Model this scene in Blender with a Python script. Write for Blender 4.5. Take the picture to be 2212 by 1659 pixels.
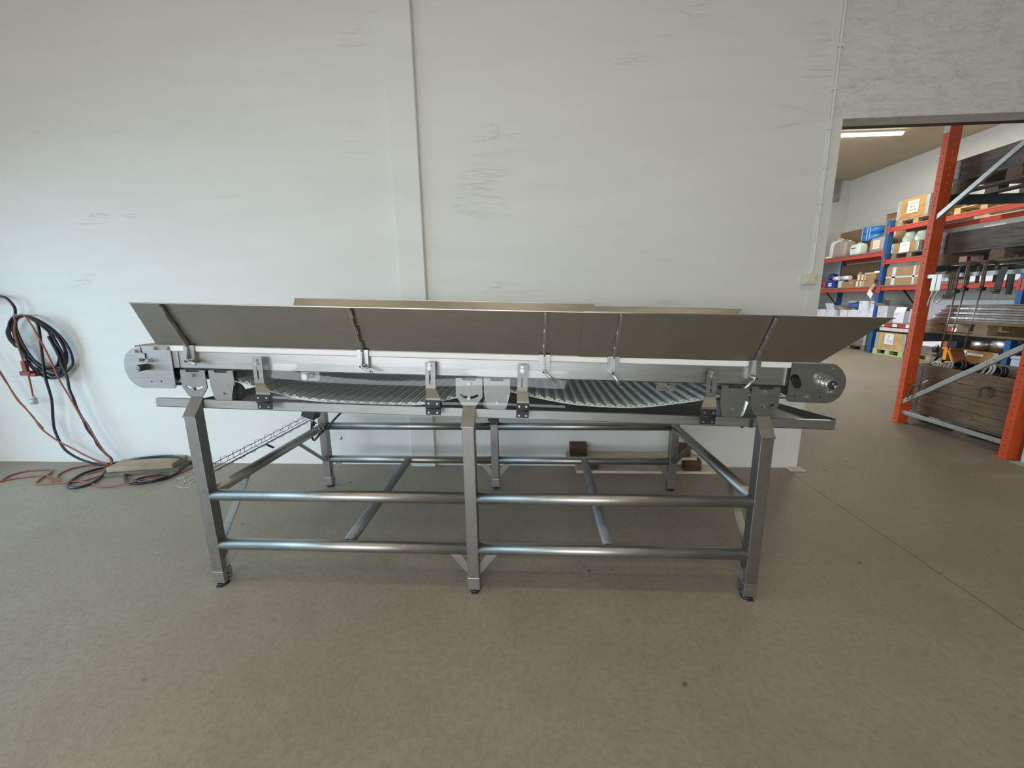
import bpy, bmesh, math, random
from mathutils import Vector, Matrix
from math import sin, cos, pi, radians, sqrt, atan2

random.seed(7)
scene = bpy.context.scene
for o in list(bpy.data.objects):
    bpy.data.objects.remove(o)
col = scene.collection

# ------------------------------------------------------------------ camera
F_PX, PITCH, ROLL, YAW, CAM_H = 880.5445, 0.2024, -0.0151, 0.0585, 1.5055
fwd = Vector((-sin(YAW) * cos(PITCH), cos(YAW) * cos(PITCH), -sin(PITCH)))
right0 = Vector((cos(YAW), sin(YAW), 0))
down0 = fwd.cross(right0)
right = cos(ROLL) * right0 - sin(ROLL) * down0
down = sin(ROLL) * right0 + cos(ROLL) * down0
cam_data = bpy.data.cameras.new('camera')
cam_data.sensor_width = 36.0
cam_data.lens = 36.0 * F_PX / 2212.0
cam_data.clip_start = 0.02
cam_data.clip_end = 200
cam = bpy.data.objects.new('camera', cam_data)
col.objects.link(cam)
up = -down
m = Matrix((right, up, -fwd)).transposed().to_4x4()
m.translation = Vector((0, 0, CAM_H))
cam.matrix_world = m
scene.camera = cam

# ------------------------------------------------------------------ world, exposure
scene.view_settings.view_transform = 'Standard'
scene.view_settings.look = 'None'
scene.view_settings.gamma = 1.0
scene.view_settings.use_curve_mapping = False
scene.view_settings.exposure = 0.0
scene.cycles.use_denoising = True
scene.cycles.max_bounces = 8
scene.cycles.diffuse_bounces = 5
scene.cycles.transparent_max_bounces = 24
scene.cycles.sample_clamp_indirect = 6.0
world = bpy.data.worlds.new('world')
scene.world = world
world.use_nodes = True
wn = world.node_tree
wn.nodes.clear()
wo = wn.nodes.new('ShaderNodeOutputWorld')
wb = wn.nodes.new('ShaderNodeBackground')
wb.inputs['Color'].default_value = (0.72, 0.86, 1.0, 1)
wb.inputs['Strength'].default_value = 0.85
wn.links.new(wb.outputs[0], wo.inputs[0])

CEIL = 5.05
XL = -5.75            # left wall of the hall
YB = -3.0             # wall behind the camera
XR = 6.2              # right wall of the hall
WY = 3.561            # face of the wall behind the machine
WT = 0.155


def area(name, loc, target, sx, sy, power, color):
    d = bpy.data.lights.new(name, 'AREA')
    d.shape = 'RECTANGLE'
    d.size, d.size_y = sx, sy
    d.energy = power
    d.color = color
    o = bpy.data.objects.new(name, d)
    col.objects.link(o)
    o.location = loc
    v = Vector(target) - Vector(loc)
    o.rotation_euler = v.to_track_quat('-Z', 'Y').to_euler()
    return o


# daylight through the two open gates, plus an added light inside the store
area('daylight_gate_left', (XL - 3.2, -0.3, 2.9), (XL + 2.6, 2.0, 1.3), 7.0, 3.6, 530, (0.48, 0.79, 1.0))
area('daylight_gate_behind', (-2.0, YB - 2.5, 2.65), (-1.0, 0.0, 2.65), 7.5, 3.0, 640, (0.95, 0.96, 1.0))
area('added_store_daylight', (2.2, 9.5, 2.4), (9.0, 9.8, 1.2), 4.5, 3.0, 300, (0.86, 0.93, 1.0))  # added for light from the left; the store's left wall has no gate

# ------------------------------------------------------------------ materials
MATS = {}


def nodes_of(name):
    mt = bpy.data.materials.new(name)
    mt.use_nodes = True
    nt = mt.node_tree
    b = nt.nodes['Principled BSDF']
    return mt, nt, b


def coords(nt, scale=(1, 1, 1), kind='Object'):
    tc = nt.nodes.new('ShaderNodeTexCoord')
    mp = nt.nodes.new('ShaderNodeMapping')
    mp.inputs['Scale'].default_value = scale
    nt.links.new(tc.outputs[kind], mp.inputs['Vector'])
    return mp.outputs['Vector']


def noise(nt, vec, scale, detail=4, rough=0.55, dist=0.0):
    n = nt.nodes.new('ShaderNodeTexNoise')
    n.inputs['Scale'].default_value = scale
    n.inputs['Detail'].default_value = detail
    n.inputs['Roughness'].default_value = rough
    n.inputs['Distortion'].default_value = dist
    nt.links.new(vec, n.inputs['Vector'])
    return n.outputs['Fac']


def ramp(nt, fac, stops):
    r = nt.nodes.new('ShaderNodeValToRGB')
    el = r.color_ramp.elements
    while len(el) < len(stops):
        el.new(0.5)
    for e, (p, c) in zip(el, stops):
        e.position = p
        e.color = (c[0], c[1], c[2], 1) if not isinstance(c, (int, float)) else (c, c, c, 1)
    nt.links.new(fac, r.inputs['Fac'])
    return r.outputs['Color']


def mixc(nt, fac, a, b, mode='MIX'):
    mx = nt.nodes.new('ShaderNodeMix')
    mx.data_type = 'RGBA'
    mx.blend_type = mode
    for sock, v in ((mx.inputs['Factor'], fac), (mx.inputs['A'], a), (mx.inputs['B'], b)):
        if isinstance(v, (int, float)):
            sock.default_value = v
        elif isinstance(v, tuple):
            sock.default_value = (v[0], v[1], v[2], 1)
        else:
            nt.links.new(v, sock)
    return mx.outputs['Result']


def mathn(nt, op, a, b=0.0, c=None):
    n = nt.nodes.new('ShaderNodeMath')
    n.operation = op
    for i, v in enumerate((a, b) if c is None else (a, b, c)):
        if isinstance(v, (int, float)):
            n.inputs[i].default_value = v
        else:
            nt.links.new(v, n.inputs[i])
    return n.outputs[0]


def bump(nt, b, h, strength, dist=0.01):
    bp = nt.nodes.new('ShaderNodeBump')
    bp.inputs['Strength'].default_value = strength
    bp.inputs['Distance'].default_value = dist
    nt.links.new(h, bp.inputs['Height'])
    nt.links.new(bp.outputs['Normal'], b.inputs['Normal'])


def simple(name, color, rough=0.6, metal=0.0, var=0.10, vscale=9.0, stretch=(1, 1, 1), bumps=0.0, bscale=60, ior=None, emit=0):
    """one procedural material: base colour broken up by noise"""
    if name in MATS:
        return MATS[name]
    mt, nt, b = nodes_of(name)
    v = coords(nt, stretch)
    n = noise(nt, v, vscale)
    lo = tuple(max(0, c * (1 - var)) for c in color)
    hi = tuple(min(1, c * (1 + var)) for c in color)
    nt.links.new(ramp(nt, n, [(0.3, lo), (0.7, hi)]), b.inputs['Base Color'])
    b.inputs['Roughness'].default_value = rough
    b.inputs['Metallic'].default_value = metal
    if ior:
        b.inputs['IOR'].default_value = ior
    if bumps:
        bump(nt, b, noise(nt, v, bscale), bumps, 0.003)
    if emit:
        b.inputs['Emission Color'].default_value = (*color, 1)
        b.inputs['Emission Strength'].default_value = emit
    MATS[name] = mt
    return mt


def steel(name, color, rough, brush=(1, 40, 40), var=0.10, rvar=0.08):
    mt, nt, b = nodes_of(name)
    v = coords(nt, brush)
    n = noise(nt, v, 6.0, 5)
    v2 = coords(nt, (1, 1, 1))
    blot = noise(nt, v2, 3.5, 3)
    c1 = ramp(nt, n, [(0.3, tuple(c * (1 - var) for c in color)), (0.7, tuple(min(1, c * (1 + var)) for c in color))])
    c2 = mixc(nt, ramp(nt, blot, [(0.45, 0.0), (0.75, 0.35)]), c1, tuple(c * 0.72 for c in color))
    nt.links.new(c2, b.inputs['Base Color'])
    b.inputs['Metallic'].default_value = 1.0
    r = nt.nodes.new('ShaderNodeMapRange')
    r.inputs['To Min'].default_value = rough - rvar
    r.inputs['To Max'].default_value = rough + rvar
    nt.links.new(n, r.inputs['Value'])
    nt.links.new(r.outputs[0], b.inputs['Roughness'])
    if name != 'tube_steel':
        bump(nt, b, n, 0.05, 0.001)
    MATS[name] = mt
    return mt


STEEL = steel('brushed_steel', (0.43, 0.43, 0.42), 0.40)
STEEL_X = steel('blasted_steel', (0.30, 0.295, 0.285), 0.46, (8, 8, 8), 0.06)
PANEL = steel('sheet_steel', (0.40, 0.38, 0.35), 0.36, (2, 14, 30), 0.05)
TUBE = steel('tube_steel', (0.43, 0.425, 0.41), 0.42, (2, 2, 2), 0.05, 0.04)
BRIGHT = steel('bright_steel', (0.62, 0.62, 0.61), 0.26, (5, 5, 5), 0.05, 0.04)
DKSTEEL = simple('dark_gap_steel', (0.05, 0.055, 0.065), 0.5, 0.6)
BLACKP = simple('black_plastic', (0.018, 0.019, 0.024), 0.45)
WHITEP = simple('white_plastic', (0.86, 0.85, 0.84), 0.4, var=0.02)
BELTM = simple('belt_plastic', (0.62, 0.66, 0.65), 0.42, var=0.05)
WIRE = steel('wire_steel', (0.40, 0.40, 0.40), 0.35, (5, 5, 5))
CABLEB = simple('black_rubber', (0.014, 0.015, 0.022), 0.38)
CABLER = simple('red_brown_cable', (0.30, 0.085, 0.06), 0.45)
CARD = simple('cardboard', (0.36, 0.23, 0.115), 0.85, var=0.12, vscale=4)
CARDD = simple('dark_cardboard', (0.22, 0.145, 0.08), 0.85, var=0.12, vscale=4)
CARDL = simple('light_cardboard', (0.52, 0.38, 0.23), 0.85, var=0.08)
PAPER = simple('paper_white', (0.82, 0.84, 0.9), 0.7, var=0.02)
PAPERY = simple('paper_cream', (0.80, 0.74, 0.55), 0.7, var=0.03)
WBOX = simple('white_box_board', (0.76, 0.78, 0.86), 0.7, var=0.03)
ORANGE = simple('orange_paint', (0.78, 0.115, 0.028), 0.6, var=0.10, vscale=14)
REDB = simple('red_beam_paint', (0.46, 0.065, 0.04), 0.45, var=0.10, vscale=14)
BLUE = simple('blue_paint', (0.02, 0.11, 0.30), 0.42, var=0.12, vscale=14)
GALV = simple('galvanised_steel', (0.50, 0.56, 0.55), 0.42, 0.55, var=0.12, vscale=20)
SHADEBM = simple('shaded_beam_paint', (0.050, 0.062, 0.060), 0.5, var=0.15)  # dark tone holds the shade the near rack's rear beams stand in
TAPE = simple('light_tape', (0.62, 0.64, 0.72), 0.3, var=0.05)
INK = simple('ink', (0.05, 0.05, 0.07), 0.7)
INKG = simple('grey_ink', (0.28, 0.28, 0.36), 0.7)
BLUEP = simple('blue_plastic', (0.03, 0.20, 0.56), 0.35, var=0.06)
BLUED = simple('deep_blue_plastic', (0.012, 0.04, 0.26), 0.4, var=0.06)
BLUEBAG = simple('blue_film', (0.07, 0.14, 0.36), 0.3, var=0.35, vscale=14)
REDP = simple('red_plastic', (0.50, 0.03, 0.025), 0.4)
YELL = simple('yellow_paint', (0.75, 0.30, 0.03), 0.4, var=0.06)
GREENP = simple('pale_green_paint', (0.50, 0.55, 0.28), 0.75, var=0.15)
MINT = simple('milky_plastic', (0.66, 0.76, 0.68), 0.35, var=0.06)
MILKB = simple('brownish_milky_plastic', (0.36, 0.29, 0.25), 0.38, var=0.08)
CREAM = simple('cream_plastic', (0.74, 0.68, 0.56), 0.5, var=0.05)
FILM = simple('clear_wrap', (0.72, 0.74, 0.80), 0.14, 0.25, var=0.25, vscale=18, bumps=0.6, bscale=20)
ALU = steel('bare_aluminium', (0.72, 0.74, 0.74), 0.38, (2, 2, 20))
GREYBOX = simple('light_blue_grey_plastic', (0.42, 0.50, 0.60), 0.5, var=0.08)
PURP = simple('dark_plum_plastic', (0.08, 0.06, 0.09), 0.5)
RUST = simple('worn_iron', (0.16, 0.13, 0.11), 0.5, 0.6, var=0.3, vscale=30)
GREYFOAM = simple('grey_sheet', (0.40, 0.42, 0.47), 0.6, var=0.06)
COLR = simple('red_oxide_paint', (0.42, 0.10, 0.05), 0.6, var=0.15)


def wood(name, c1, c2, axis=0, scale=3.0, plank=None, rough=0.8, knots=True):
    """grain running along `axis`"""
    mt, nt, b = nodes_of(name)
    st = [14.0, 14.0, 14.0]
    st[axis] = 0.9
    v = coords(nt, tuple(st))
    n = noise(nt, v, scale, 6, 0.6, 1.6)
    c = ramp(nt, n, [(0.25, c1), (0.5, tuple((a + d) / 2 for a, d in zip(c1, c2))), (0.75, c2)])
    v2 = coords(nt, (1, 1, 1))
    blot = noise(nt, v2, 4.5, 3)
    c = mixc(nt, ramp(nt, blot, [(0.4, 0.0), (0.8, 0.55)]), c, tuple(x * 0.45 for x in c1))
    nt.links.new(c, b.inputs['Base Color'])
    b.inputs['Roughness'].default_value = rough
    bump(nt, b, n, 0.35, 0.002)
    MATS[name] = mt
    return mt


W_GREY_Y = wood('weathered_wood_y', (0.105, 0.095, 0.085), (0.30, 0.285, 0.27), 1)
W_GREY_X = wood('weathered_wood_x', (0.105, 0.095, 0.085), (0.30, 0.285, 0.27), 0)
W_BROWN_Y = wood('brown_board_y', (0.15, 0.105, 0.065), (0.34, 0.27, 0.19), 1)
W_TAN_Y = wood('tan_collar_y', (0.34, 0.175, 0.055), (0.50, 0.29, 0.11), 1)
W_PINE_Y = wood('fresh_pine_y', (0.50, 0.33, 0.13), (0.68, 0.49, 0.24), 1)
W_PAL_Y = wood('pallet_wood_y', (0.30, 0.21, 0.12), (0.52, 0.41, 0.26), 1)
W_PAL_X = wood('pallet_wood_x', (0.30, 0.21, 0.12), (0.52, 0.41, 0.26), 0)
W_PALE_X = wood('pale_board_x', (0.62, 0.52, 0.38), (0.80, 0.72, 0.58), 0, 2.0)
W_DARK_X = wood('dark_block', (0.06, 0.028, 0.016), (0.17, 0.085, 0.05), 0, 4.0)
W_PLANK = wood('dusty_plank', (0.28, 0.22, 0.15), (0.50, 0.42, 0.31), 0, 3.0)
W_PLANKD = wood('dark_plank', (0.10, 0.09, 0.08), (0.22, 0.20, 0.17), 0, 3.0)
W_CHIP = simple('chip_block', (0.22, 0.165, 0.11), 0.9, var=0.35, vscale=45)


def wall_material(name, base, stain, stain_amt=0.5, bumpy=0.5, patch_x=None):
    mt, nt, b = nodes_of(name)
    v = coords(nt, (0.8, 0.8, 4.5))
    v1 = coords(nt, (1, 1, 1))
    big = noise(nt, v, 0.9, 6, 0.62, 0.4)
    fine = noise(nt, v1, 30.0, 4)
    mid = noise(nt, v, 3.0, 8, 0.7, 0.6)
    c = ramp(nt, big, [(0.36, tuple(x * 0.955 for x in base)), (0.62, base)])
    c = mixc(nt, ramp(nt, mid, [(0.60, 0.0), (0.78, stain_amt)]), c, stain)
    # small flecks where the paint has come off
    fl = noise(nt, coords(nt, (1, 1, 2.5)), 9.0, 6, 0.75, 1.0)
    c = mixc(nt, ramp(nt, fl, [(0.735, 0.0), (0.78, stain_amt * 1.2)]), c, tuple(x * 0.7 for x in stain))
    if patch_x is not None:
        tc = nt.nodes.new('ShaderNodeTexCoord')
        sp = nt.nodes.new('ShaderNodeSeparateXYZ')
        nt.links.new(tc.outputs['Object'], sp.inputs[0])
        mr = nt.nodes.new('ShaderNodeMapRange')
        mr.inputs['From Min'].default_value = patch_x
        mr.inputs['From Max'].default_value = patch_x + 0.03
        nt.links.new(sp.outputs['X'], mr.inputs['Value'])
        rough_fl = noise(nt, coords(nt, (1.2, 1, 3.5)), 5.0, 8, 0.8, 1.2)
        amt = mathn(nt, 'MULTIPLY', ramp(nt, rough_fl, [(0.46, 0.0), (0.80, 0.75)]), mr.outputs[0])
        c = mixc(nt, amt, c, (0.36, 0.35, 0.30))
    nt.links.new(c, b.inputs['Base Color'])
    b.inputs['Roughness'].default_value = 0.55
    crack = nt.nodes.new('ShaderNodeTexNoise')
    crack.inputs['Scale'].default_value = 2.2
    crack.inputs['Detail'].default_value = 9
    crack.inputs['Roughness'].default_value = 0.62
    crack.inputs['Distortion'].default_value = 0.8
    nt.links.new(coords(nt, (0.42, 0.42, 3.4)), crack.inputs['Vector'])
    ridge = mathn(nt, 'ABSOLUTE', mathn(nt, 'SUBTRACT', crack.outputs['Fac'], 0.5))
    where = noise(nt, coords(nt, (0.9, 0.9, 1.4)), 1.3, 5, 0.6)
    crk = mathn(nt, 'MULTIPLY', ramp(nt, ridge, [(0.0, 1.0), (0.010, 0.0)]), ramp(nt, where, [(0.56, 0.0), (0.64, 1.0)]))
    nt.links.new(mixc(nt, mathn(nt, 'MULTIPLY', crk, 0.10), c, tuple(x * 0.6 for x in stain)), b.inputs['Base Color'])
    h = mathn(nt, 'SUBTRACT', mathn(nt, 'ADD', mathn(nt, 'MULTIPLY', fine, 0.10), mathn(nt, 'MULTIPLY', crack.outputs['Fac'], 0.22)), mathn(nt, 'MULTIPLY', crk, 0.10))
    bump(nt, b, h, bumpy, 0.02)
    MATS[name] = mt
    return mt


WALLM = wall_material('painted_rough_wall', (0.76, 0.765, 0.745), (0.60, 0.58, 0.52), 0.30, 0.55, 2.24)
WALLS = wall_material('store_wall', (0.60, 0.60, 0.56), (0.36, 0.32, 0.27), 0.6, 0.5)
TRIMM = wall_material('painted_trim', (0.77, 0.775, 0.755), (0.6, 0.58, 0.52), 0.15, 0.25)
CEILM = simple('ceiling_paint', (0.60, 0.56, 0.46), 0.8, var=0.05, vscale=2)
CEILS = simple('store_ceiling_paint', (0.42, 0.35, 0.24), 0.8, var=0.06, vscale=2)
LINTEL = simple('lintel_dark', (0.04, 0.036, 0.03), 0.6)
SKIRT = simple('grey_plaster', (0.40, 0.39, 0.37), 0.8)


def floor_material():
    mt, nt, b = nodes_of('concrete_floor')
    v = coords(nt, (1, 1, 1))
    big = noise(nt, v, 0.55, 5, 0.6, 0.5)
    mid = noise(nt, v, 3.2, 6, 0.6, 0.3)
    fine = noise(nt, v, 38.0, 5, 0.65)
    c = ramp(nt, big, [(0.3, (0.240, 0.203, 0.152)), (0.7, (0.335, 0.292, 0.228))])
    c = mixc(nt, ramp(nt, mid, [(0.35, 0.0), (0.75, 0.45)]), c, (0.37, 0.33, 0.268))
    c = mixc(nt, ramp(nt, fine, [(0.34, 0.32), (0.56, 0.0)]), c, (0.15, 0.125, 0.095))
    scr = noise(nt, coords(nt, (5.0, 1.2, 1.0)), 6.0, 12, 0.85, 2.0)
    c = mixc(nt, ramp(nt, scr, [(0.62, 0.0), (0.80, 0.30)]), c, (0.42, 0.38, 0.31))
    c = mixc(nt, ramp(nt, scr, [(0.24, 0.35), (0.34, 0.0)]), c, (0.15, 0.125, 0.095))
    stain = noise(nt, coords(nt, (1.0, 2.0, 1.0)), 1.7, 7, 0.7, 1.0)
    c = mixc(nt, ramp(nt, stain, [(0.62, 0.0), (0.78, 0.45)]), c, (0.16, 0.13, 0.095))
    # dark specks and chips
    sp_ = nt.nodes.new('ShaderNodeTexVoronoi')
    sp_.inputs['Scale'].default_value = 4.5
    nt.links.new(v, sp_.inputs['Vector'])
    spm = ramp(nt, noise(nt, v, 2.6, 3), [(0.50, 0.0), (0.55, 1.0)])
    c = mixc(nt, mathn(nt, 'MULTIPLY', ramp(nt, sp_.outputs['Distance'], [(0.035, 0.75), (0.075, 0.0)]), spm), c, (0.06, 0.048, 0.036))
    # pale chalky marks near the wall
    tc = nt.nodes.new('ShaderNodeTexCoord')
    sep = nt.nodes.new('ShaderNodeSeparateXYZ')
    nt.links.new(tc.outputs['Object'], sep.inputs[0])
    # pour joint running towards the viewer at the right
    wob = mathn(nt, 'MULTIPLY', mathn(nt, 'SUBTRACT', noise(nt, v, 3.0, 6), 0.5), 0.035)
    d = mathn(nt, 'ABSOLUTE', mathn(nt, 'SUBTRACT', mathn(nt, 'ADD', sep.outputs['X'], wob), 2.215))
    line = ramp(nt, d, [(0.002, 0.8), (0.006, 0.0)])
    far = nt.nodes.new('ShaderNodeMapRange')
    far.inputs['From Min'].default_value = 3.52
    far.inputs['From Max'].default_value = 3.54
    far.inputs['To Min'].default_value = 1.0
    far.inputs['To Max'].default_value = 0.0
    nt.links.new(sep.outputs['Y'], far.inputs['Value'])
    c = mixc(nt, mathn(nt, 'MULTIPLY', line, far.outputs[0]), c, (0.06, 0.05, 0.045))
    # hairline crack
    wob2 = mathn(nt, 'MULTIPLY', mathn(nt, 'SUBTRACT', noise(nt, v, 1.6, 8), 0.5), 0.16)
    d2 = mathn(nt, 'ABSOLUTE', mathn(nt, 'ADD', mathn(nt, 'ADD', mathn(nt, 'MULTIPLY', sep.outputs['X'], -2.159), sep.outputs['Y']), mathn(nt, 'ADD', wob2, -9.828)))
    near = nt.nodes.new('ShaderNodeMapRange')
    near.inputs['From Min'].default_value = -2.6
    near.inputs['From Max'].default_value = -2.5
    near.inputs['To Min'].default_value = 1.0
    near.inputs['To Max'].default_value = 0.0
    nt.links.new(sep.outputs['X'], near.inputs['Value'])
    c = mixc(nt, mathn(nt, 'MULTIPLY', ramp(nt, d2, [(0.0, 0.6), (0.012, 0.0)]), near.outputs[0]), c, (0.10, 0.085, 0.07))
    nt.links.new(c, b.inputs['Base Color'])
    rr = nt.nodes.new('ShaderNodeMapRange')
    rr.inputs['To Min'].default_value = 0.42
    rr.inputs['To Max'].default_value = 0.66
    nt.links.new(mid, rr.inputs['Value'])
    nt.links.new(rr.outputs[0], b.inputs['Roughness'])
    grit = noise(nt, coords(nt, (1.6, 1.0, 1.0)), 75.0, 4, 0.6, 0.8)
    h = mathn(nt, 'ADD', mathn(nt, 'MULTIPLY', grit, 0.7), mathn(nt, 'ADD', mathn(nt, 'MULTIPLY', fine, 0.35), mathn(nt, 'MULTIPLY', scr, 0.18)))
    bump(nt, b, h, 0.26, 0.005)
    MATS['floor'] = mt
    return mt


FLOORM = floor_material()


def clear_material():
    mt = bpy.data.materials.new('clear_polycarbonate')
    mt.use_nodes = True
    nt = mt.node_tree
    nt.nodes.clear()
    out = nt.nodes.new('ShaderNodeOutputMaterial')
    tr = nt.nodes.new('ShaderNodeBsdfTransparent')
    tr.inputs['Color'].default_value = (0.93, 0.95, 0.95, 1)
    gl = nt.nodes.new('ShaderNodeBsdfGlossy')
    gl.inputs['Roughness'].default_value = 0.03
    fr = nt.nodes.new('ShaderNodeFresnel')
    fr.inputs['IOR'].default_value = 1.34
    n = noise(nt, coords(nt, (1, 1, 6)), 2.0, 3)
    bp = nt.nodes.new('ShaderNodeBump')
    bp.inputs['Strength'].default_value = 0.05
    bp.inputs['Distance'].default_value = 0.01
    nt.links.new(n, bp.inputs['Height'])
    nt.links.new(bp.outputs['Normal'], gl.inputs['Normal'])
    df = nt.nodes.new('ShaderNodeBsdfDiffuse')
    df.inputs['Color'].default_value = (0.75, 0.8, 0.82, 1)
    m1 = nt.nodes.new('ShaderNodeMixShader')
    m2 = nt.nodes.new('ShaderNodeMixShader')
    m1.inputs[0].default_value = 0.012
    nt.links.new(tr.outputs[0], m1.inputs[1])
    nt.links.new(df.outputs[0], m1.inputs[2])
    nt.links.new(fr.outputs[0], m2.inputs[0])
    nt.links.new(m1.outputs[0], m2.inputs[1])
    nt.links.new(gl.outputs[0], m2.inputs[2])
    nt.links.new(m2.outputs[0], out.inputs[0])
    return mt


CLEAR = clear_material()

# ------------------------------------------------------------------ mesh helpers
AL, OX, OZ = 0.0343, -0.326, 1.0


def cv(u, y, w):
    """conveyor frame (u along the belt, y depth, w up) to world"""
    return Vector((OX + cos(AL) * u + sin(AL) * w, y, OZ - sin(AL) * u + cos(AL) * w))


def at_y(u, w, y):
    """keep a point measured on the y=1.92 plane where it is seen when it really stands at y"""
    k = y / 1.92
    return (0.326 + (u - 0.326) * k, 0.5 + (w - 0.5) * k)


def catmull(pts, n=8, closed=False):
    P = [Vector(p) for p in pts]
    N = len(P)
    out = []
    segs = N if closed else N - 1
    for i in range(segs):
        if closed:
            p0, p1, p2, p3 = P[(i - 1) % N], P[i], P[(i + 1) % N], P[(i + 2) % N]
        else:
            p0, p1, p2, p3 = P[max(i - 1, 0)], P[i], P[i + 1], P[min(i + 2, N - 1)]
        for k in range(n):
            t = k / n
            out.append(0.5 * ((2 * p1) + (p2 - p0) * t + (2 * p0 - 5 * p1 + 4 * p2 - p3) * t * t + (3 * p1 - p0 - 3 * p2 + p3) * t ** 3))
    if not closed:
        out.append(P[-1])
    return out


class MB:
    def __init__(self, conv=False):
        self.bm = bmesh.new()
        self.conv = conv
        self.smooth_faces = False

    def _v(self, p):
        if self.conv:
            p = cv(p[0], p[1], p[2])
        return self.bm.verts.new(p)

    def hexa(self, c, bev=0.0):
        """c: 8 corners, bottom ring 0-3 then top ring 4-7"""
        vs = [self._v(p) for p in c]
        fs = []
        for idx in ((3, 2, 1, 0), (4, 5, 6, 7), (0, 1, 5, 4), (1, 2, 6, 5), (2, 3, 7, 6), (3, 0, 4, 7)):
            fs.append(self.bm.faces.new([vs[i] for i in idx]))
        if bev > 0:
            es = set()
            for f in fs:
                es.update(f.edges)
            bmesh.ops.bevel(self.bm, geom=list(es), offset=bev, segments=2, affect='EDGES', profile=0.5)
        return self

    def box(self, x0, x1, y0, y1, z0, z1, bev=0.0, M=None):
        c = [(x0, y0, z0), (x1, y0, z0), (x1, y1, z0), (x0, y1, z0), (x0, y0, z1), (x1, y0, z1), (x1, y1, z1), (x0, y1, z1)]
        if M is not None:
            c = [tuple(M @ Vector(p)) for p in c]
        return self.hexa(c, bev)

    def bar(self, p0, p1, w, t, side=(0, 1, 0), bev=0.0):
        """flat bar from p0 to p1; w across, t along `side`"""
        p0, p1 = Vector(p0), Vector(p1)
        d = (p1 - p0).normalized()
        s = Vector(side)
        s = (s - d * s.dot(d)).normalized()
        a = d.cross(s)
        c = []
        for p in (p0, p1):
            for i, j in ((-1, -1), (1, -1), (1, 1), (-1, 1)):
                c.append(tuple(p + a * (w / 2 * i) + s * (t / 2 * j)))
        return self.hexa(c, bev)

    def cyl(self, p0, p1, r, seg=20, r2=None, caps=True):
        p0, p1 = Vector(p0), Vector(p1)
        if self.conv:
            p0, p1 = cv(*p0), cv(*p1)
        r2 = r if r2 is None else r2
        d = (p1 - p0).normalized()
        a = d.orthogonal().normalized()
        b = d.cross(a)
        A, B = [], []
        for i in range(seg):
            t = 2 * pi * i / seg
            o = a * cos(t) + b * sin(t)
            A.append(self.bm.verts.new(p0 + o * r))
            B.append(self.bm.verts.new(p1 + o * r2))
        for i in range(seg):
            j = (i + 1) % seg
            f = self.bm.faces.new((A[i], A[j], B[j], B[i]))
            f.smooth = seg > 8
        if caps:
            self.bm.faces.new(list(reversed(A)))
            self.bm.faces.new(B)
        return self

    def ball(self, p, r, seg=14, scale=(1, 1, 1)):
        p = cv(*p) if self.conv else Vector(p)
        M = Matrix.Translation(p) @ Matrix.Diagonal((scale[0], scale[1], scale[2], 1))
        res = bmesh.ops.create_uvsphere(self.bm, u_segments=seg, v_segments=seg // 2 + 1, radius=r, matrix=M)
        for v in res['verts']:
            for f in v.link_faces:
                f.smooth = True
        return self

    def tube(self, pts, r, seg=8, n=6, closed=False, spline=True):
        if self.conv:
            pts = [cv(*p) for p in pts]
        path = catmull(pts, n, closed) if spline else [Vector(p) for p in pts]
        N = len(path)
        rings = []
        prev = None
        for i, p in enumerate(path):
            if closed:
                d = (path[(i + 1) % N] - path[i - 1])
            else:
                d = path[min(i + 1, N - 1)] - path[max(i - 1, 0)]
            if d.length < 1e-9:
                d = Vector((0, 0, 1))
            d.normalize()
            if prev is None:
                a = d.orthogonal().normalized()
            else:
                a = prev - d * prev.dot(d)
                a = a.normalized() if a.length > 1e-6 else d.orthogonal().normalized()
            prev = a
            b = d.cross(a)
            rings.append([self.bm.verts.new(p + (a * cos(2 * pi * k / seg) + b * sin(2 * pi * k / seg)) * r) for k in range(seg)])
        R = N if closed else N - 1
        for i in range(R):
            A, B = rings[i], rings[(i + 1) % N]
            for k in range(seg):
                f = self.bm.faces.new((A[k], A[(k + 1) % seg], B[(k + 1) % seg], B[k]))
                f.smooth = True
        if not closed:
            self.bm.faces.new(list(reversed(rings[0])))
            self.bm.faces.new(rings[-1])
        return self

    def plate(self, outline, y0, y1, holes=(), axis='y'):
        """flat plate with holes; outline in the two axes other than `axis`"""
        def P(a, b, c):
            return {'y': (a, c, b), 'x': (c, a, b), 'z': (a, b, c)}[axis]
        tmp = bmesh.new()
        edges = []
        for loop in [outline] + list(holes):
            vs = [tmp.verts.new((p[0], p[1], 0)) for p in loop]
            for i in range(len(vs)):
                edges.append(tmp.edges.new((vs[i], vs[(i + 1) % len(vs)])))
        bmesh.ops.triangle_fill(tmp, use_beauty=True, use_dissolve=False, edges=edges)
        tmp.verts.index_update()
        tri = [[v.index for v in f.verts] for f in tmp.faces]
        pts = [(v.co.x, v.co.y) for v in tmp.verts]
        tmp.free()
        A = [self._v(P(p[0], p[1], y0)) for p in pts]
        B = [self._v(P(p[0], p[1], y1)) for p in pts]
        for t in tri:
            self.bm.faces.new([A[i] for i in t])
            self.bm.faces.new([B[i] for i in reversed(t)])
        k = 0
        for loop in [outline] + list(holes):
            n = len(loop)
            for i in range(n):
                a, b = k + i, k + (i + 1) % n
                self.bm.faces.new((A[a], A[b], B[b], B[a]))
            k += n
        bmesh.ops.recalc_face_normals(self.bm, faces=self.bm.faces)
        return self

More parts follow.
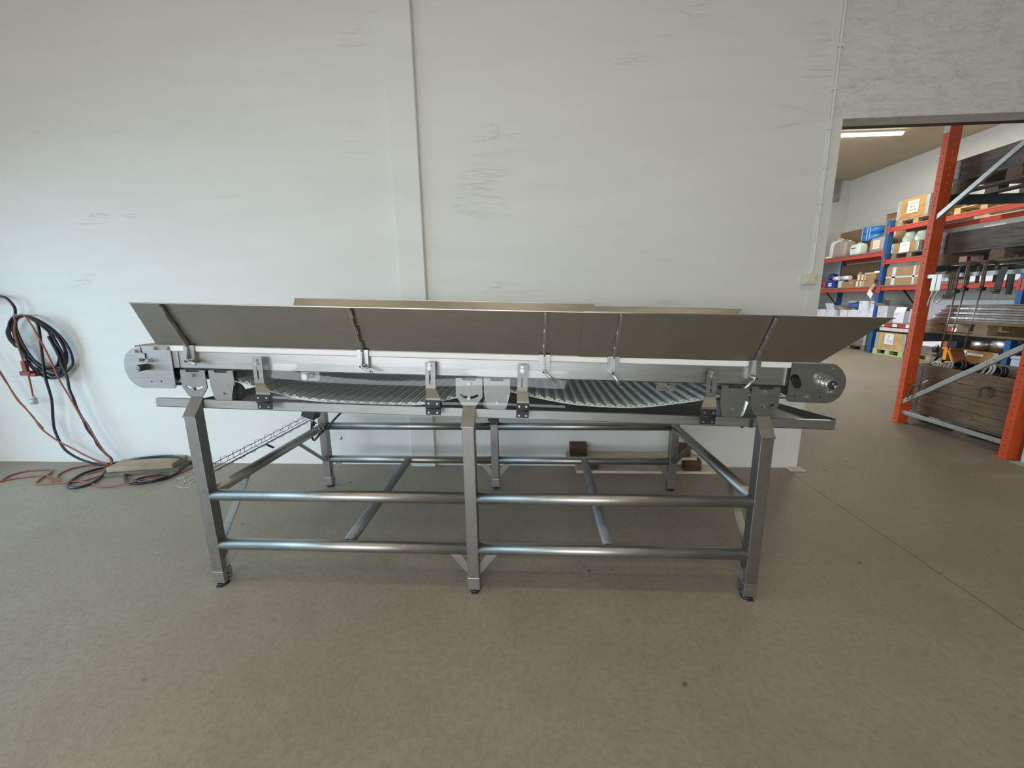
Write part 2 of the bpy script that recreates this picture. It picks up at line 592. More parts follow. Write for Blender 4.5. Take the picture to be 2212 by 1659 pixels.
    def sheet(self, grid, t=0.0):
        """quad grid of points (rows of equal length); thickness t along -normal"""
        V = [[self._v(p) for p in row] for row in grid]
        fs = []
        for i in range(len(V) - 1):
            for j in range(len(V[0]) - 1):
                f = self.bm.faces.new((V[i][j], V[i][j + 1], V[i + 1][j + 1], V[i + 1][j]))
                f.smooth = True
                fs.append(f)
        if t:
            bmesh.ops.solidify(self.bm, geom=fs, thickness=t)
        return self

    def build(self, name, mat, parent=None, world=True, label=None, recalc=True):
        me = bpy.data.meshes.new(name)
        if recalc:
            bmesh.ops.recalc_face_normals(self.bm, faces=self.bm.faces)
        if parent is not None and world:
            off = Vector((0, 0, 0))
            p = parent
            while p is not None:
                off += p.location
                p = p.parent
            bmesh.ops.translate(self.bm, verts=self.bm.verts, vec=-off)
        self.bm.to_mesh(me)
        self.bm.free()
        me.materials.append(mat)
        o = bpy.data.objects.new(name, me)
        col.objects.link(o)
        if parent is not None:
            o.parent = parent
        if label:
            o['label'] = label
        return o


def thing(name, label, cat, loc, rz=0.0, group=None):
    o = bpy.data.objects.new(name, None)
    o.empty_display_size = 0.1
    col.objects.link(o)
    o.location = loc
    o.rotation_euler = (0, 0, rz)
    tag(o, label, cat, group)
    return o


def tag(o, label, cat, group=None):
    o['label'] = label
    o['category'] = cat
    if group:
        o['group'] = group
    return o


def single(name, mb, mat, label, cat, loc, rz=0.0, group=None, world=True):
    """a thing that is one mesh; mesh given in world coordinates, origin moved to loc"""
    if world:
        bmesh.ops.translate(mb.bm, verts=mb.bm.verts, vec=-Vector(loc))
    o = mb.build(name, mat)
    o.location = loc
    o.rotation_euler = (0, 0, rz)
    return tag(o, label, cat, group)


def struct(name, mb, mat):
    o = mb.build(name, mat)
    o['kind'] = 'structure'
    return o


def dup(root, loc=None, rz=None, label=None, group=None):
    r = root.copy()
    col.objects.link(r)
    for ch in list(root.children):
        c = ch.copy()
        col.objects.link(c)
        c.parent = r
        for g in list(ch.children):
            d = g.copy()
            col.objects.link(d)
            d.parent = c
    if loc is not None:
        r.location = loc
    if rz is not None:
        r.rotation_euler = (0, 0, rz)
    if label:
        r['label'] = label
    if group:
        r['group'] = group
    return r


def circ(cx, cy, r, n=12):
    return [(cx + r * cos(2 * pi * i / n), cy + r * sin(2 * pi * i / n)) for i in range(n)]


def slot(x0, y0, x1, y1, r, n=6):
    a = atan2(y1 - y0, x1 - x0)
    out = []
    for i in range(n + 1):
        t = a - pi / 2 + pi * i / n
        out.append((x1 + r * cos(t), y1 + r * sin(t)))
    for i in range(n + 1):
        t = a + pi / 2 + pi * i / n
        out.append((x0 + r * cos(t), y0 + r * sin(t)))
    return out


def arcslot(cx, cy, R, a0, a1, r, n=12):
    out = []
    for i in range(n + 1):
        t = a0 + (a1 - a0) * i / n
        out.append((cx + (R + r) * cos(t), cy + (R + r) * sin(t)))
    for i in range(n + 1):
        t = a1 + (a0 - a1) * i / n
        out.append((cx + (R - r) * cos(t), cy + (R - r) * sin(t)))
    return out


def rounded(x0, x1, y0, y1, r, n=4):
    out = []
    for cx, cy, a in ((x1 - r, y1 - r, 0), (x0 + r, y1 - r, pi / 2), (x0 + r, y0 + r, pi), (x1 - r, y0 + r, 3 * pi / 2)):
        for i in range(n + 1):
            t = a + pi / 2 * i / n
            out.append((cx + r * cos(t), cy + r * sin(t)))
    return out


# ------------------------------------------------------------------ the setting
X2L, X2R, Y2B = 0.6, 9.98, 14.45      # store room behind
struct('floor', MB().box(XL - 0.3, X2R + 0.3, YB - 0.3, Y2B + 0.3, -0.12, 0.0), FLOORM)
JX, JX2, HZ = 2.33, 4.372, 2.815       # opening to the store
wb_ = MB()
wb_.box(XL, JX, WY, WY + WT, 0, CEIL)
wb_.box(JX, JX2, WY, WY + WT, HZ, CEIL)
wb_.box(JX2, XR, WY, WY + WT, 0, CEIL)
struct('wall_back', wb_, WALLM)
# left wall with an open gate, wall behind with a wide unseen gate sized to shape the daylight
wl = MB()
GY0, GY1, GZ = -1.2, 2.7, 2.45
wl.box(XL - 0.2, XL, YB, GY0, 0, CEIL)
wl.box(XL - 0.2, XL, GY0, GY1, GZ, CEIL)
wl.box(XL - 0.2, XL, GY1, WY + WT, 0, CEIL)
struct('wall_left', wl, WALLM)
wf = MB()
wf.box(XL, -4.6, YB - 0.2, YB, 0, CEIL)
wf.box(-4.6, 0.6, YB - 0.2, YB, 2.25, CEIL)
wf.box(0.6, XR, YB - 0.2, YB, 0, CEIL)
struct('wall_front', wf, WALLM)
struct('wall_right', MB().box(XR, XR + 0.2, YB - 0.2, WY + WT, 0, CEIL), WALLM)
struct('ceiling', MB().box(XL - 0.2, XR + 0.2, YB - 0.2, WY + WT, CEIL, CEIL + 0.2), CEILM)
# pilaster on the wall
struct('trim_1', MB().box(-1.153, -0.93, WY - 0.047, WY, 0, CEIL, 0.006), TRIMM)
# repaired strip beside the opening
struct('trim_2', MB().box(2.228, 2.331, WY - 0.006, WY + WT, 0, HZ + 0.0, 0.002), TRIMM)
# dark steel lintel behind the head of the opening
struct('trim_3', MB().box(JX - 0.2, JX2 + 0.3, WY + WT, WY + WT + 0.075, HZ + 0.004, HZ + 0.2), LINTEL)
struct('trim_4', MB().box(4.29, JX2, WY - 0.05, WY + WT + 0.01, 0.0, 0.012, 0.003), SKIRT)
struct('trim_5', MB().box(2.225, 2.36, WY - 0.09, WY - 0.0, 0.0, 0.012, 0.004), simple('pale_mortar', (0.62, 0.58, 0.5), 0.8))
# store room shell
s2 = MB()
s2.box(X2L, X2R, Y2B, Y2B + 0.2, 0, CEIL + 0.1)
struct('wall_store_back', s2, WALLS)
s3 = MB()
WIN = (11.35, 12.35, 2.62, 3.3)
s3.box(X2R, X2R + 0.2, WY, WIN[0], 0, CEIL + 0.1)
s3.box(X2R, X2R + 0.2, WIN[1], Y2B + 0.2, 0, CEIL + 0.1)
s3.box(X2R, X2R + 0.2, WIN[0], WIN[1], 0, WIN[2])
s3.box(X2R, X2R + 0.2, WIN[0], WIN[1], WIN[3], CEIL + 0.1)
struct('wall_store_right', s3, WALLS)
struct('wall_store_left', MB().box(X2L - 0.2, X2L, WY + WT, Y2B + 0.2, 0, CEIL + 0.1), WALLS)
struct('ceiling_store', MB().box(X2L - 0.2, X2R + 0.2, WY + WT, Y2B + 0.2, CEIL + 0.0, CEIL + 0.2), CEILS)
wf_ = thing('window_1', '', '', (X2R + 0.1, (WIN[0] + WIN[1]) / 2, (WIN[2] + WIN[3]) / 2))
for k in ('label', 'category'):
    del wf_[k]
wf_['kind'] = 'structure'
fr = MB()
fr.plate([(WIN[0], WIN[2]), (WIN[1], WIN[2]), (WIN[1], WIN[3]), (WIN[0], WIN[3])], X2R + 0.06, X2R + 0.12,
         holes=[[(WIN[0] + 0.06, WIN[2] + 0.06), (WIN[0] + 0.47, WIN[2] + 0.06), (WIN[0] + 0.47, WIN[3] - 0.06), (WIN[0] + 0.06, WIN[3] - 0.06)],
                [(WIN[0] + 0.53, WIN[2] + 0.06), (WIN[1] - 0.06, WIN[2] + 0.06), (WIN[1] - 0.06, WIN[3] - 0.06), (WIN[0] + 0.53, WIN[3] - 0.06)]], axis='x')
fr.build('window_frame', WHITEP, wf_)
# corner column and ribbed strip at the far left corner
struct('trim_6', MB().box(9.0, 9.62, Y2B - 0.06, Y2B, 4.42, CEIL, 0.004), simple('ribbed_grey', (0.30, 0.28, 0.25), 0.8, var=0.5, vscale=10, stretch=(6, 1, 0.3)))

# ------------------------------------------------------------------ ceiling lamps
TUBE_E = simple('lit_tube', (1.0, 0.96, 0.86), 0.4, emit=6.0, var=0.0)
TUBE_S = simple('lit_tube_store', (1.0, 0.97, 0.93), 0.4, emit=16.0, var=0.0)


def tube_lamp(x0, x1, y, z, mat, label, power, color, along='x', group=None):
    t = thing('tube_lamp', label, 'ceiling lamp', ((x0 + x1) / 2, y, z), 0, group)
    L = (x1 - x0) / 2
    a = MB()
    if along == 'x':
        a.box(-L, L, -0.06, 0.06, -0.035, 0, 0.008)
    else:
        a.box(-0.06, 0.06, -L, L, -0.035, 0, 0.008)
    a.build('housing', WHITEP, t, world=False)
    b = MB()
    if along == 'x':
        b.cyl((-L + 0.03, 0, -0.055), (L - 0.03, 0, -0.055), 0.035, 14)
    else:
        b.cyl((0, -L + 0.03, -0.055), (0, L - 0.03, -0.055), 0.035, 14)
    b.build('diffuser', mat, t, world=False)
    d = bpy.data.lights.new('lamp_light', 'AREA')
    d.shape = 'RECTANGLE'
    d.size, d.size_y = (2 * L, 0.1) if along == 'x' else (0.1, 2 * L)
    d.energy = power
    d.color = color
    o = bpy.data.objects.new('lamp_light', d)
    col.objects.link(o)
    o.location = ((x0 + x1) / 2, y, z - 0.10)
    return t


tube_lamp(6.62, 8.15, 10.41, CEIL, TUBE_S, 'lit white fluorescent tube on the brown ceiling of the store room', 125, (1.0, 0.93, 0.80))
WARM = (1.0, 0.87, 0.60)
G = 'ceiling tube lamps of the hall'
for lx in (-3.4, -0.3, 2.8):
    for ly in (-1.6, 0.9):
        nm = {-3.4: 'left', -0.3: 'middle', 2.8: 'right'}[lx] + (' above the machine' if ly > 0 else ' behind the viewer')
        tube_lamp(lx - 0.75, lx + 0.75, ly, CEIL, TUBE_E, 'white fluorescent tube lamp on the hall ceiling, ' + nm, 11, WARM, group=G)

# ================================================================== THE MACHINE
YF, YBK = 1.897, 3.099
YM = (YF + YBK) / 2
XS = (-1.7252, -0.3263, 1.0783)
R1, R0 = 0.5251, 0.2396


def my(y):
    return 2 * YM - y


mach = thing('belt_conveyor', 'long stainless steel belt conveyor with sloping side panels on a tubular frame', 'conveyor', (-0.326, YM, 0))

TOPS = (0.958, 0.910, 0.862)
for side in (0, 1):
    yc = YF if side == 0 else YBK
    for i, x in enumerate(XS):
        tz = TOPS[i]
        yo, yi = (yc - 0.03, yc + 0.03) if side == 0 else (yc + 0.03, yc - 0.03)
        a = MB()
        if side == 1 and i == 1:
            zt_o = zt_i = 0.60
        else:
            zt_o, zt_i = tz, tz + 0.080
        ring = [(-0.03, yo), (0.03, yo), (0.03, yi), (-0.03, yi)]
        c = [(x + r[0], r[1], 0.085) for r in ring] + [(x + ring[0][0], yo, zt_o), (x + ring[1][0], yo, zt_o), (x + ring[2][0], yi, zt_i), (x + ring[3][0], yi, zt_i)]
        a.hexa(c, 0.003)
        leg = a.build('leg', STEEL_X, mach)
        s = MB()
        # open sleeve around the foot, one cheek with bolt holes
        s.box(x - 0.0325, x + 0.0325, min(yo, yi) - 0.002, max(yo, yi) + 0.002, 0.018, 0.088, 0.002)
        sx = 1 if i < 2 else -1
        s.build('sleeve', STEEL, leg)
        f = MB()
        f.cyl((x + 0.004 * sx, yc - 0.005, 0.0), (x + 0.004 * sx, yc - 0.005, 0.012), 0.028, 16)
        f.box(x - 0.012, x + 0.02, yo - 0.012 if side == 0 else yo - 0.004, yo + 0.004 if side == 0 else yo + 0.012, 0.0, 0.006, 0.001)
        f.cyl((x, yc, 0.01), (x, yc, 0.03), 0.012, 10)
        f.build('foot', DKSTEEL, leg)
        if i != 1:
            xs_ = x + 0.0335 * sx
            for zz in (0.06, 0.035):
                h = MB()
                h.cyl((xs_ - 0.003 * sx, yc, zz), (xs_ + 0.001 * sx, yc, zz), 0.006, 10)
                h.build('bolt_hole', DKSTEEL, leg)
            h = MB()
            h.box(min(xs_ - 0.003 * sx, xs_ + 0.0005 * sx), max(xs_ - 0.003 * sx, xs_ + 0.0005 * sx), yc - 0.002, yc + 0.004, 0.10, 0.155)
            h.build('slotted_hole', DKSTEEL, leg)
        if not (side == 1 and i == 1):
            # sloped cap plate running up to the mounting plate
            cp = MB(conv=True)
            u0, u1 = (-1.4305, -1.3655) if i == 0 else ((-0.031, 0.034) if i == 1 else (1.3755, 1.4405))
            k = [(1.861, -0.0885), (1.933, 0.0005)]
            if side:
                k = [(my(p), q) for p, q in k]
            (ya, wa), (yb, wb2) = k
            t = 0.005
            cp.hexa([(u0, ya, wa - t), (u1, ya, wa - t), (u1, yb, wb2 - t), (u0, yb, wb2 - t),
                     (u0, ya, wa), (u1, ya, wa), (u1, yb, wb2), (u0, yb, wb2)], 0.0015)
            cp.build('cap_plate', STEEL_X, leg)
        else:
            bk = MB()
            bk.box(x - 0.045, x + 0.033, yo - 0.10, yo - 0.01, 0.585, 0.60, 0.002)
            bk.box(x - 0.034, x + 0.034, yc - 0.034, yc + 0.034, 0.545, 0.60, 0.002)
            bk.build('top_bracket', DKSTEEL, leg)
            for dx in (-0.014, 0.014):
                MB().cyl((x + dx, yc - 0.034, 0.52), (x + dx, yc - 0.040, 0.52), 0.007, 10).build('bolt', BRIGHT, leg)
    # long rails, one pipe per bay
    for z in (R1, R0):
        for xa, xb in ((XS[0] + 0.028, XS[1] - 0.028), (XS[1] + 0.028, XS[2] - 0.028)):
            MB().cyl((xa, yc, z), (xb, yc, z), 0.030, 32).build('long_rail', TUBE, mach)
            for xe, s in ((xa, 1), (xb, -1)):
                pass
    # gusset strips under the lower rail
    for i, x in enumerate(XS):
        for s in (-1, 1):
            if (i == 0 and s < 0) or (i == 2 and s > 0):
                continue
            g = MB()
            g.plate([(x + s * 0.028, 0.085), (x + s * 0.028, 0.150), (x + s * 0.072, 0.213), (x + s * 0.13, 0.216)], yc - 0.003, yc + 0.003)
            g.build('gusset', STEEL, mach)
# side rails (front to back) and their diagonal flats
for x, s in ((XS[0], 1), (XS[2], -1)):
    MB().cyl((x, YF + 0.028, R1), (x, YBK - 0.028, R1), 0.030, 32).build('side_rail', TUBE, mach)
    for ya, yb in ((YF + 0.028, 2.19), (YBK - 0.028, 2.73)):
        b = MB()
        b.bar((x, ya, 0.235), (x, yb, 0.508), 0.006, 0.042, side=(1, 0, 0))
        b.build('diagonal_brace', STEEL, mach)
# low cross pipes
for xa, xb in ((-1.010, -1.037), (0.376, 0.389)):
    MB().cyl((xa, YF + 0.026, R0), (xb, YBK - 0.026, R0), 0.030, 28).build('cross_pipe', simple('dull_pipe_steel', (0.23, 0.25, 0.265), 0.48, 0.55, var=0.18, vscale=12), mach)

# ---- conveyor body
for side in (0, 1):
    Y = (lambda y: y) if side == 0 else my

    def ybox(b, u0, u1, ya, yb, w0, w1, bev=0.0):
        a_, b_ = sorted((Y(ya), Y(yb)))
        return b.box(u0, u1, a_, b_, w0, w1, bev)

    sp = MB(conv=True)
    ybox(sp, -1.487, 1.4915, 1.957, 1.963, 0.141, 0.229)
    ybox(sp, -1.487, 1.4915, 1.957, 1.992, 0.1405, 0.144)
    ybox(sp, -1.487, 1.4915, 1.957, 1.985, 0.226, 0.229)
    side_plate = sp.build('side_plate', STEEL, mach)
    st = MB(conv=True)
    ybox(st, -1.523, 1.514, 1.9475, 1.978, 0.2275, 0.2565, 0.006)
    st.build('wear_strip', WHITEP, mach)
    # end joint strips
    for u0, u1, mt in ((-1.516, -1.497, STEEL_X), (-1.4965, -1.488, BRIGHT), (1.4925, 1.4995, BRIGHT), (1.500, 1.510, DKSTEEL)):
        j = MB(conv=True)
        ybox(j, u0, u1, 1.951, 1.962, 0.143, 0.2285, 0.001)
        j.build('joint_strip', mt, side_plate)
    # dark sheets standing in for the shaded openings below the side plate ends
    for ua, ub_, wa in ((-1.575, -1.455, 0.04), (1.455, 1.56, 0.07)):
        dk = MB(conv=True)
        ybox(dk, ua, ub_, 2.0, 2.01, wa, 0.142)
        dk.build('gap_shade', DKSTEEL, mach)
    # end plates
    pl = MB(conv=True)
    out = [(-1.692, 0.250), (-1.731, 0.232), (-1.761, 0.205), (-1.775, 0.170), (-1.778, 0.130), (-1.767, 0.085), (-1.746, 0.060), (-1.721, 0.040), (-1.691, 0.033),
           (-1.526, 0.036), (-1.518, 0.045), (-1.518, 0.140), (-1.518, 0.2265), (-1.520, 0.250),
           (-1.6715, 0.250), (-1.6655, 0.2145), (-1.647, 0.2145), (-1.652, 0.178), (-1.668, 0.178), (-1.6725, 0.214), (-1.679, 0.250)]
    holes = [circ(-1.643, 0.069, 0.0045, 8), circ(-1.590, 0.071, 0.0045, 8), circ(-1.528, 0.051, 0.0035, 8)]
    pl.plate(out, *sorted((Y(1.946), Y(1.952))), holes=holes)
    ep = pl.build('end_plate', STEEL, mach)
    for (u, w, r, L_) in ((-1.699, 0.224, 0.0075, 0.012), (-1.595, 0.241, 0.0075, 0.012), (-1.531, 0.242, 0.0075, 0.012), (-1.680, 0.180, 0.0085, 0.016), (-1.629, 0.180, 0.0095, 0.022)):
        b = MB(conv=True)
        b.cyl((u, Y(1.947), w), (u, Y(1.943), w), r * 1.5, 16)
        b.cyl((u, Y(1.944), w), (u, Y(1.944 - L_), w), r, 6)
        b.build('bolt', BRIGHT, ep)
    ax = MB(conv=True)
    ax.cyl((-1.655, Y(1.948), 0.145), (-1.655, Y(1.895), 0.145), 0.0165, 20)
    ax.build('axle', DKSTEEL, ep)
    ax = MB(conv=True)
    ax.cyl((-1.655, Y(1.896), 0.145), (-1.655, Y(1.888), 0.145), 0.0155, 20)
    ax.cyl((-1.655, Y(1.889), 0.145), (-1.655, Y(1.884), 0.145), 0.008, 12)
    ax.build('axle_end', BRIGHT, ep)
    tb = MB(conv=True)
    ybox(tb, -1.668, -1.652, 1.939, 1.946, 0.185, 0.214, 0.001)
    tb.build('scraper_tab', STEEL, ep)
    # right end plate
    pr = MB(conv=True)
    out = [(1.512, 0.2525), (1.690, 0.2545), (1.712, 0.250), (1.740, 0.227), (1.757, 0.203), (1.766, 0.180), (1.768, 0.150), (1.760, 0.118), (1.748, 0.095), (1.725, 0.075), (1.700, 0.066), (1.685, 0.065),
           (1.530, 0.066), (1.518, 0.070), (1.513, 0.080), (1.511, 0.140), (1.511, 0.225)]
    holes = [slot(1.533, 0.181, 0.551 + 1.0, 0.151, 0.0195), circ(1.587, 0.243, 0.0035, 8), circ(1.664, 0.243, 0.0035, 8), circ(1.702, 0.232, 0.005, 8),
             circ(1.662, 0.094, 0.004, 8), circ(1.519, 0.096, 0.004, 8), circ(1.544, 0.096, 0.004, 8)]
    pr.plate(out, *sorted((Y(1.946), Y(1.952))), holes=holes)
    er = pr.build('end_plate', STEEL_X, mach)
    b = MB(conv=True)
    b.cyl((1.606, Y(1.947), 0.093), (1.606, Y(1.940), 0.093), 0.012, 20)
    b.cyl((1.606, Y(1.941), 0.093), (1.606, Y(1.934), 0.093), 0.0075, 6)
    b.build('bolt', BRIGHT, er)
    if side == 0:
        # flanged drive shaft end
        b = MB(conv=True)
        b.plate([(1.628, 0.204), (1.645, 0.212), (1.662, 0.205), (1.700, 0.192), (1.718, 0.170), (1.722, 0.145), (1.712, 0.120), (1.695, 0.112), (1.668, 0.122), (1.640, 0.135), (1.626, 0.160), (1.622, 0.185)], 1.936, 1.946)
        b.build('bearing_flange', BRIGHT, er)
        b = MB(conv=True)
        b.cyl((1.674, 1.938, 0.163), (1.674, 1.915, 0.163), 0.030, 28)
        b.cyl((1.676, 1.916, 0.162), (1.676, 1.898, 0.162), 0.0255, 28)
        b.build('bearing_housing', BRIGHT, er)
        b = MB(conv=True)
        b.cyl((1.676, 1.899, 0.162), (1.676, 1.8965, 0.162), 0.021, 24)
        b.build('shaft_bore', DKSTEEL, er)
        b = MB(conv=True)
        b.cyl((1.684, 1.899, 0.156), (1.686, 1.882, 0.155), 0.009, 14)
        b.cyl((1.674, 1.899, 0.168), (1.675, 1.890, 0.168), 0.006, 10)
        b.build('shaft_key', BRIGHT, er)
        for u, w in ((1.637, 0.192), (1.698, 0.124)):
            b = MB(conv=True)
            b.cyl((u, 1.937, w), (u, 1.924, w), 0.0125, 6)
            b.cyl((u, 1.925, w), (u, 1.917, w), 0.007, 12)
            b.build('bolt', BRIGHT, er)

    # mounting plates with curved slot, and plain hanger plates beside them
    mounts = (-1.403, 0.0, 1.404)
    for i, uc in enumerate(mounts):
        if side == 1 and i == 1:
            pass
        pb = MB(conv=True)
        out = [(uc - 0.066, 0.132), (uc - 0.034, 0.132), (uc - 0.034, 0.127), (uc + 0.032, 0.127), (uc + 0.032, 0.132), (uc + 0.064, 0.132),
               (uc + 0.066, 0.046), (uc + 0.036, 0.003), (uc + 0.0325, 0.0), (uc - 0.0325, 0.0), (uc - 0.036, 0.003), (uc - 0.066, 0.048)]
        hole = arcslot(uc, 0.112, 0.071, pi * 1.5 - 0.66, pi * 1.5 + 0.66, 0.0062)
        pb.plate(out, *sorted((Y(1.930), Y(1.9355))), holes=[hole])
        ybox(pb, uc - 0.066, uc - 0.034, 1.930, 1.958, 0.132, 0.1375, 0.001)
        ybox(pb, uc + 0.032, uc + 0.064, 1.930, 1.958, 0.132, 0.1375, 0.001)
        mp_ = pb.build('mounting_plate', STEEL_X, mach)
        for w, L_ in ((0.112, 0.014), (0.041, 0.016)):
            b = MB(conv=True)
            b.cyl((uc, Y(1.931), w), (uc, Y(1.931 - L_), w), 0.0095, 6)
            b.build('bolt', BRIGHT, mp_)
        inn = MB(conv=True)
        ybox(inn, uc - 0.034, uc + 0.032, 1.936, 1.957, 0.126, 0.140)
        inn.build('clamp_block', BLACKP, mp_)
    for uc in (-1.256, 0.135, 1.262):
        pb = MB(conv=True)
        pb.plate([(uc - 0.064, 0.134), (uc - 0.032, 0.134), (uc - 0.032, 0.128), (uc + 0.032, 0.128), (uc + 0.032, 0.134), (uc + 0.064, 0.134),
                  (uc + 0.066, 0.065), (uc + 0.050, -0.003), (uc + 0.042, -0.0125), (uc - 0.038, -0.0125), (uc - 0.048, -0.005), (uc - 0.062, 0.060)],
                 *sorted((Y(1.930), Y(1.9355))))
        ybox(pb, uc - 0.064, uc - 0.032, 1.930, 1.958, 0.134, 0.1395, 0.001)
        ybox(pb, uc + 0.032, uc + 0.064, 1.930, 1.958, 0.134, 0.1395, 0.001)
        hp = pb.build('hanger_plate', STEEL_X, mach)
        b = MB(conv=True)
        b.cyl((uc + 0.003, Y(1.931), 0.022), (uc + 0.003, Y(1.921), 0.022), 0.0075, 6)
        b.build('bolt', BRIGHT, hp)
        # bent bright wing along the right edge
        b = MB(conv=True)
        b.hexa([(uc + 0.050, Y(1.9345), -0.004), (uc + 0.040, Y(1.9345), -0.011), (uc + 0.056, Y(1.9345), 0.072), (uc + 0.066, Y(1.9345), 0.065),
                (uc + 0.048, Y(1.922), -0.002), (uc + 0.040, Y(1.929), -0.010), (uc + 0.055, Y(1.929), 0.070), (uc + 0.064, Y(1.922), 0.062)])
        b.build('wing', STEEL, hp)
        inn = MB(conv=True)
        ybox(inn, uc - 0.032, uc + 0.032, 1.936, 1.957, 0.127, 0.140)
        inn.build('clamp_block', BLACKP, hp)
        # round return guide behind the plate
        g = MB(conv=True)
        g.cyl((uc - 0.02, Y(1.975), 0.005), (uc - 0.02, Y(2.05), 0.005), 0.052, 24)
        g.build('return_guide', simple('grey_nylon', (0.20, 0.21, 0.22), 0.5), hp)
    # cross shafts below the side plate
    for uc, s in ((-0.826, 1), (0.966, -1)):
        b = MB(conv=True)
        b.plate(rounded(uc - 0.052, uc + 0.045, 0.090, 0.150, 0.014), *sorted((Y(1.994), Y(1.999))))
        sb = b.build('shaft_bracket', STEEL_X, mach)
        b = MB(conv=True)
        b.cyl((uc, Y(1.996), 0.117), (uc, Y(1.930), 0.117), 0.0145, 20)
        b.build('shaft_end', BRIGHT, sb)

    # ---- sloping side panels
    def panel(u0b, u1b, u0t, u1t, wb0, wt0, off, nm):
        b = MB(conv=True)
        yb_, yt_ = 1.950 - off, 1.850 - off
        t = 0.003
        c = [(u0b, Y(yb_), wb0), (u1b, Y(yb_), wb0), (u1b, Y(yb_ + t), wb0 + 0.001), (u0b, Y(yb_ + t), wb0 + 0.001),
             (u0t, Y(yt_), wt0), (u1t, Y(yt_), wt0), (u1t, Y(yt_ + t), wt0 + 0.001), (u0t, Y(yt_ + t), wt0 + 0.001)]
        b.hexa(c)
        # folded lip along the top
        b.hexa([(u0t, Y(yt_ - 0.008), wt0 - 0.0015), (u1t, Y(yt_ - 0.008), wt0 - 0.0015), (u1t, Y(yt_ + 0.004), wt0), (u0t, Y(yt_ + 0.004), wt0),
                (u0t, Y(yt_ - 0.008), wt0 + 0.002), (u1t, Y(yt_ - 0.008), wt0 + 0.002), (u1t, Y(yt_ + 0.004), wt0 + 0.003), (u0t, Y(yt_ + 0.004), wt0 + 0.003)])
        return b.build(nm, PANEL, mach)

    if side == 0:
        panel(-1.591, 0.735, -1.595, 0.735, 0.259, 0.467, 0.0, 'side_panel')
        panel(0.526, 1.631, 0.525, 1.836, 0.2565, 0.470, 0.006, 'side_panel')
        arms = ((-1.413, -1.440), (-0.525, -0.535), (0.361, 0.3605), (0.687, 0.6915), (1.340, 1.3515))
        hand = (((-1.398, 0.188), (-1.348, 0.175)), ((-0.522, 0.186), (-0.464, 0.160)), ((0.359, 0.185), (0.415, 0.143)), ((0.681, 0.188), (0.722, 0.127)), ((1.334, 0.182), (1.288, 0.140)))
    else:
        panel(-1.56, 0.752, -1.56, 0.752, 0.272, 0.4945, 0.0, 'side_panel')
        panel(0.62, 1.631, 0.62, 1.836, 0.2565, 0.4775, 0.006, 'side_panel')
        arms = ((-1.413, -1.413), (-0.525, -0.525), (0.361, 0.361), (0.700, 0.700), (1.340, 1.340))
        hand = None
    for k, (ub, ut) in enumerate(arms):
        off = 0.009 if k >= 3 else 0.003
        a = MB(conv=True)
        # fin standing on the back of the panel
        t = 0.004
        y0, w0 = 1.950 - off, 0.262
        y1, w1 = 1.850 - off, 0.464
        nx, nw = -0.9, -0.434
        dp = 0.022
        a.hexa([(ub - t, Y(y0), w0), (ub + t, Y(y0), w0), (ub + t, Y(y0 + nx * dp), w0 + nw * dp), (ub - t, Y(y0 + nx * dp), w0 + nw * dp),
                (ut - t, Y(y1), w1), (ut + t, Y(y1), w1), (ut + t, Y(y1 + nx * dp * 0.75), w1 + nw * dp * 0.75), (ut - t, Y(y1 + nx * dp * 0.75), w1 + nw * dp * 0.75)])
        # foot of the fin coming down in front of the tab
        a.hexa([(ub - t, Y(1.934), 0.195), (ub + t, Y(1.934), 0.195), (ub + t, Y(1.912), 0.195), (ub - t, Y(1.912), 0.195),
                (ub - t, Y(y0), w0), (ub + t, Y(y0), w0), (ub + t, Y(y0 + nx * dp), w0 + nw * dp), (ub - t, Y(y0 + nx * dp), w0 + nw * dp)])
        # base strip lying on the panel
        wd = 0.016 if k == 0 else 0.008
        a.hexa([(ub - wd, Y(y0 - 0.001), w0), (ub + 0.002, Y(y0 - 0.001), w0), (ub + 0.002, Y(y0 - 0.004), w0), (ub - wd, Y(y0 - 0.004), w0),
                (ut - wd, Y(y1 - 0.001), w1), (ut + 0.002, Y(y1 - 0.001), w1), (ut + 0.002, Y(y1 - 0.004), w1), (ut - wd, Y(y1 - 0.004), w1)])
        arm = a.build('support_arm', STEEL, mach)
        # weld lugs
        for q0, q1 in ((0.06, 0.22), (0.42, 0.58), (0.80, 0.97)):
            l = MB(conv=True)
            P = lambda q, d, du: (ub + (ut - ub) * q + du, Y(y0 + (y1 - y0) * q + nx * d), w0 + (w1 - w0) * q + nw * d)
            s_ = -1 if k >= 2 else 1
            l.hexa([P(q0, 0.004, s_ * 0.004), P(q0, 0.004, s_ * 0.009), P(q0, 0.017, s_ * 0.009), P(q0, 0.017, s_ * 0.004),
                    P(q1, 0.004, s_ * 0.004), P(q1, 0.004, s_ * 0.009), P(q1, 0.015, s_ * 0.009), P(q1, 0.015, s_ * 0.004)])
            l.build('weld_lug', BRIGHT, arm)
        # flat tab clamped on the side plate
        tb = MB(conv=True)
        tb.plate([(ub - 0.027, 0.262), (ub - 0.027, 0.176), (ub - 0.020, 0.170), (ub + 0.020, 0.170), (ub + 0.027, 0.176), (ub + 0.027, 0.262)], *sorted((Y(1.936), Y(1.941))))
        ybox(tb, ub - 0.026, ub - 0.021, 1.941, 1.957, 0.172, 0.225)
        ybox(tb, ub + 0.021, ub + 0.026, 1.941, 1.957, 0.172, 0.225)
        tb.build('tab', STEEL, arm)
        h = MB(conv=True)
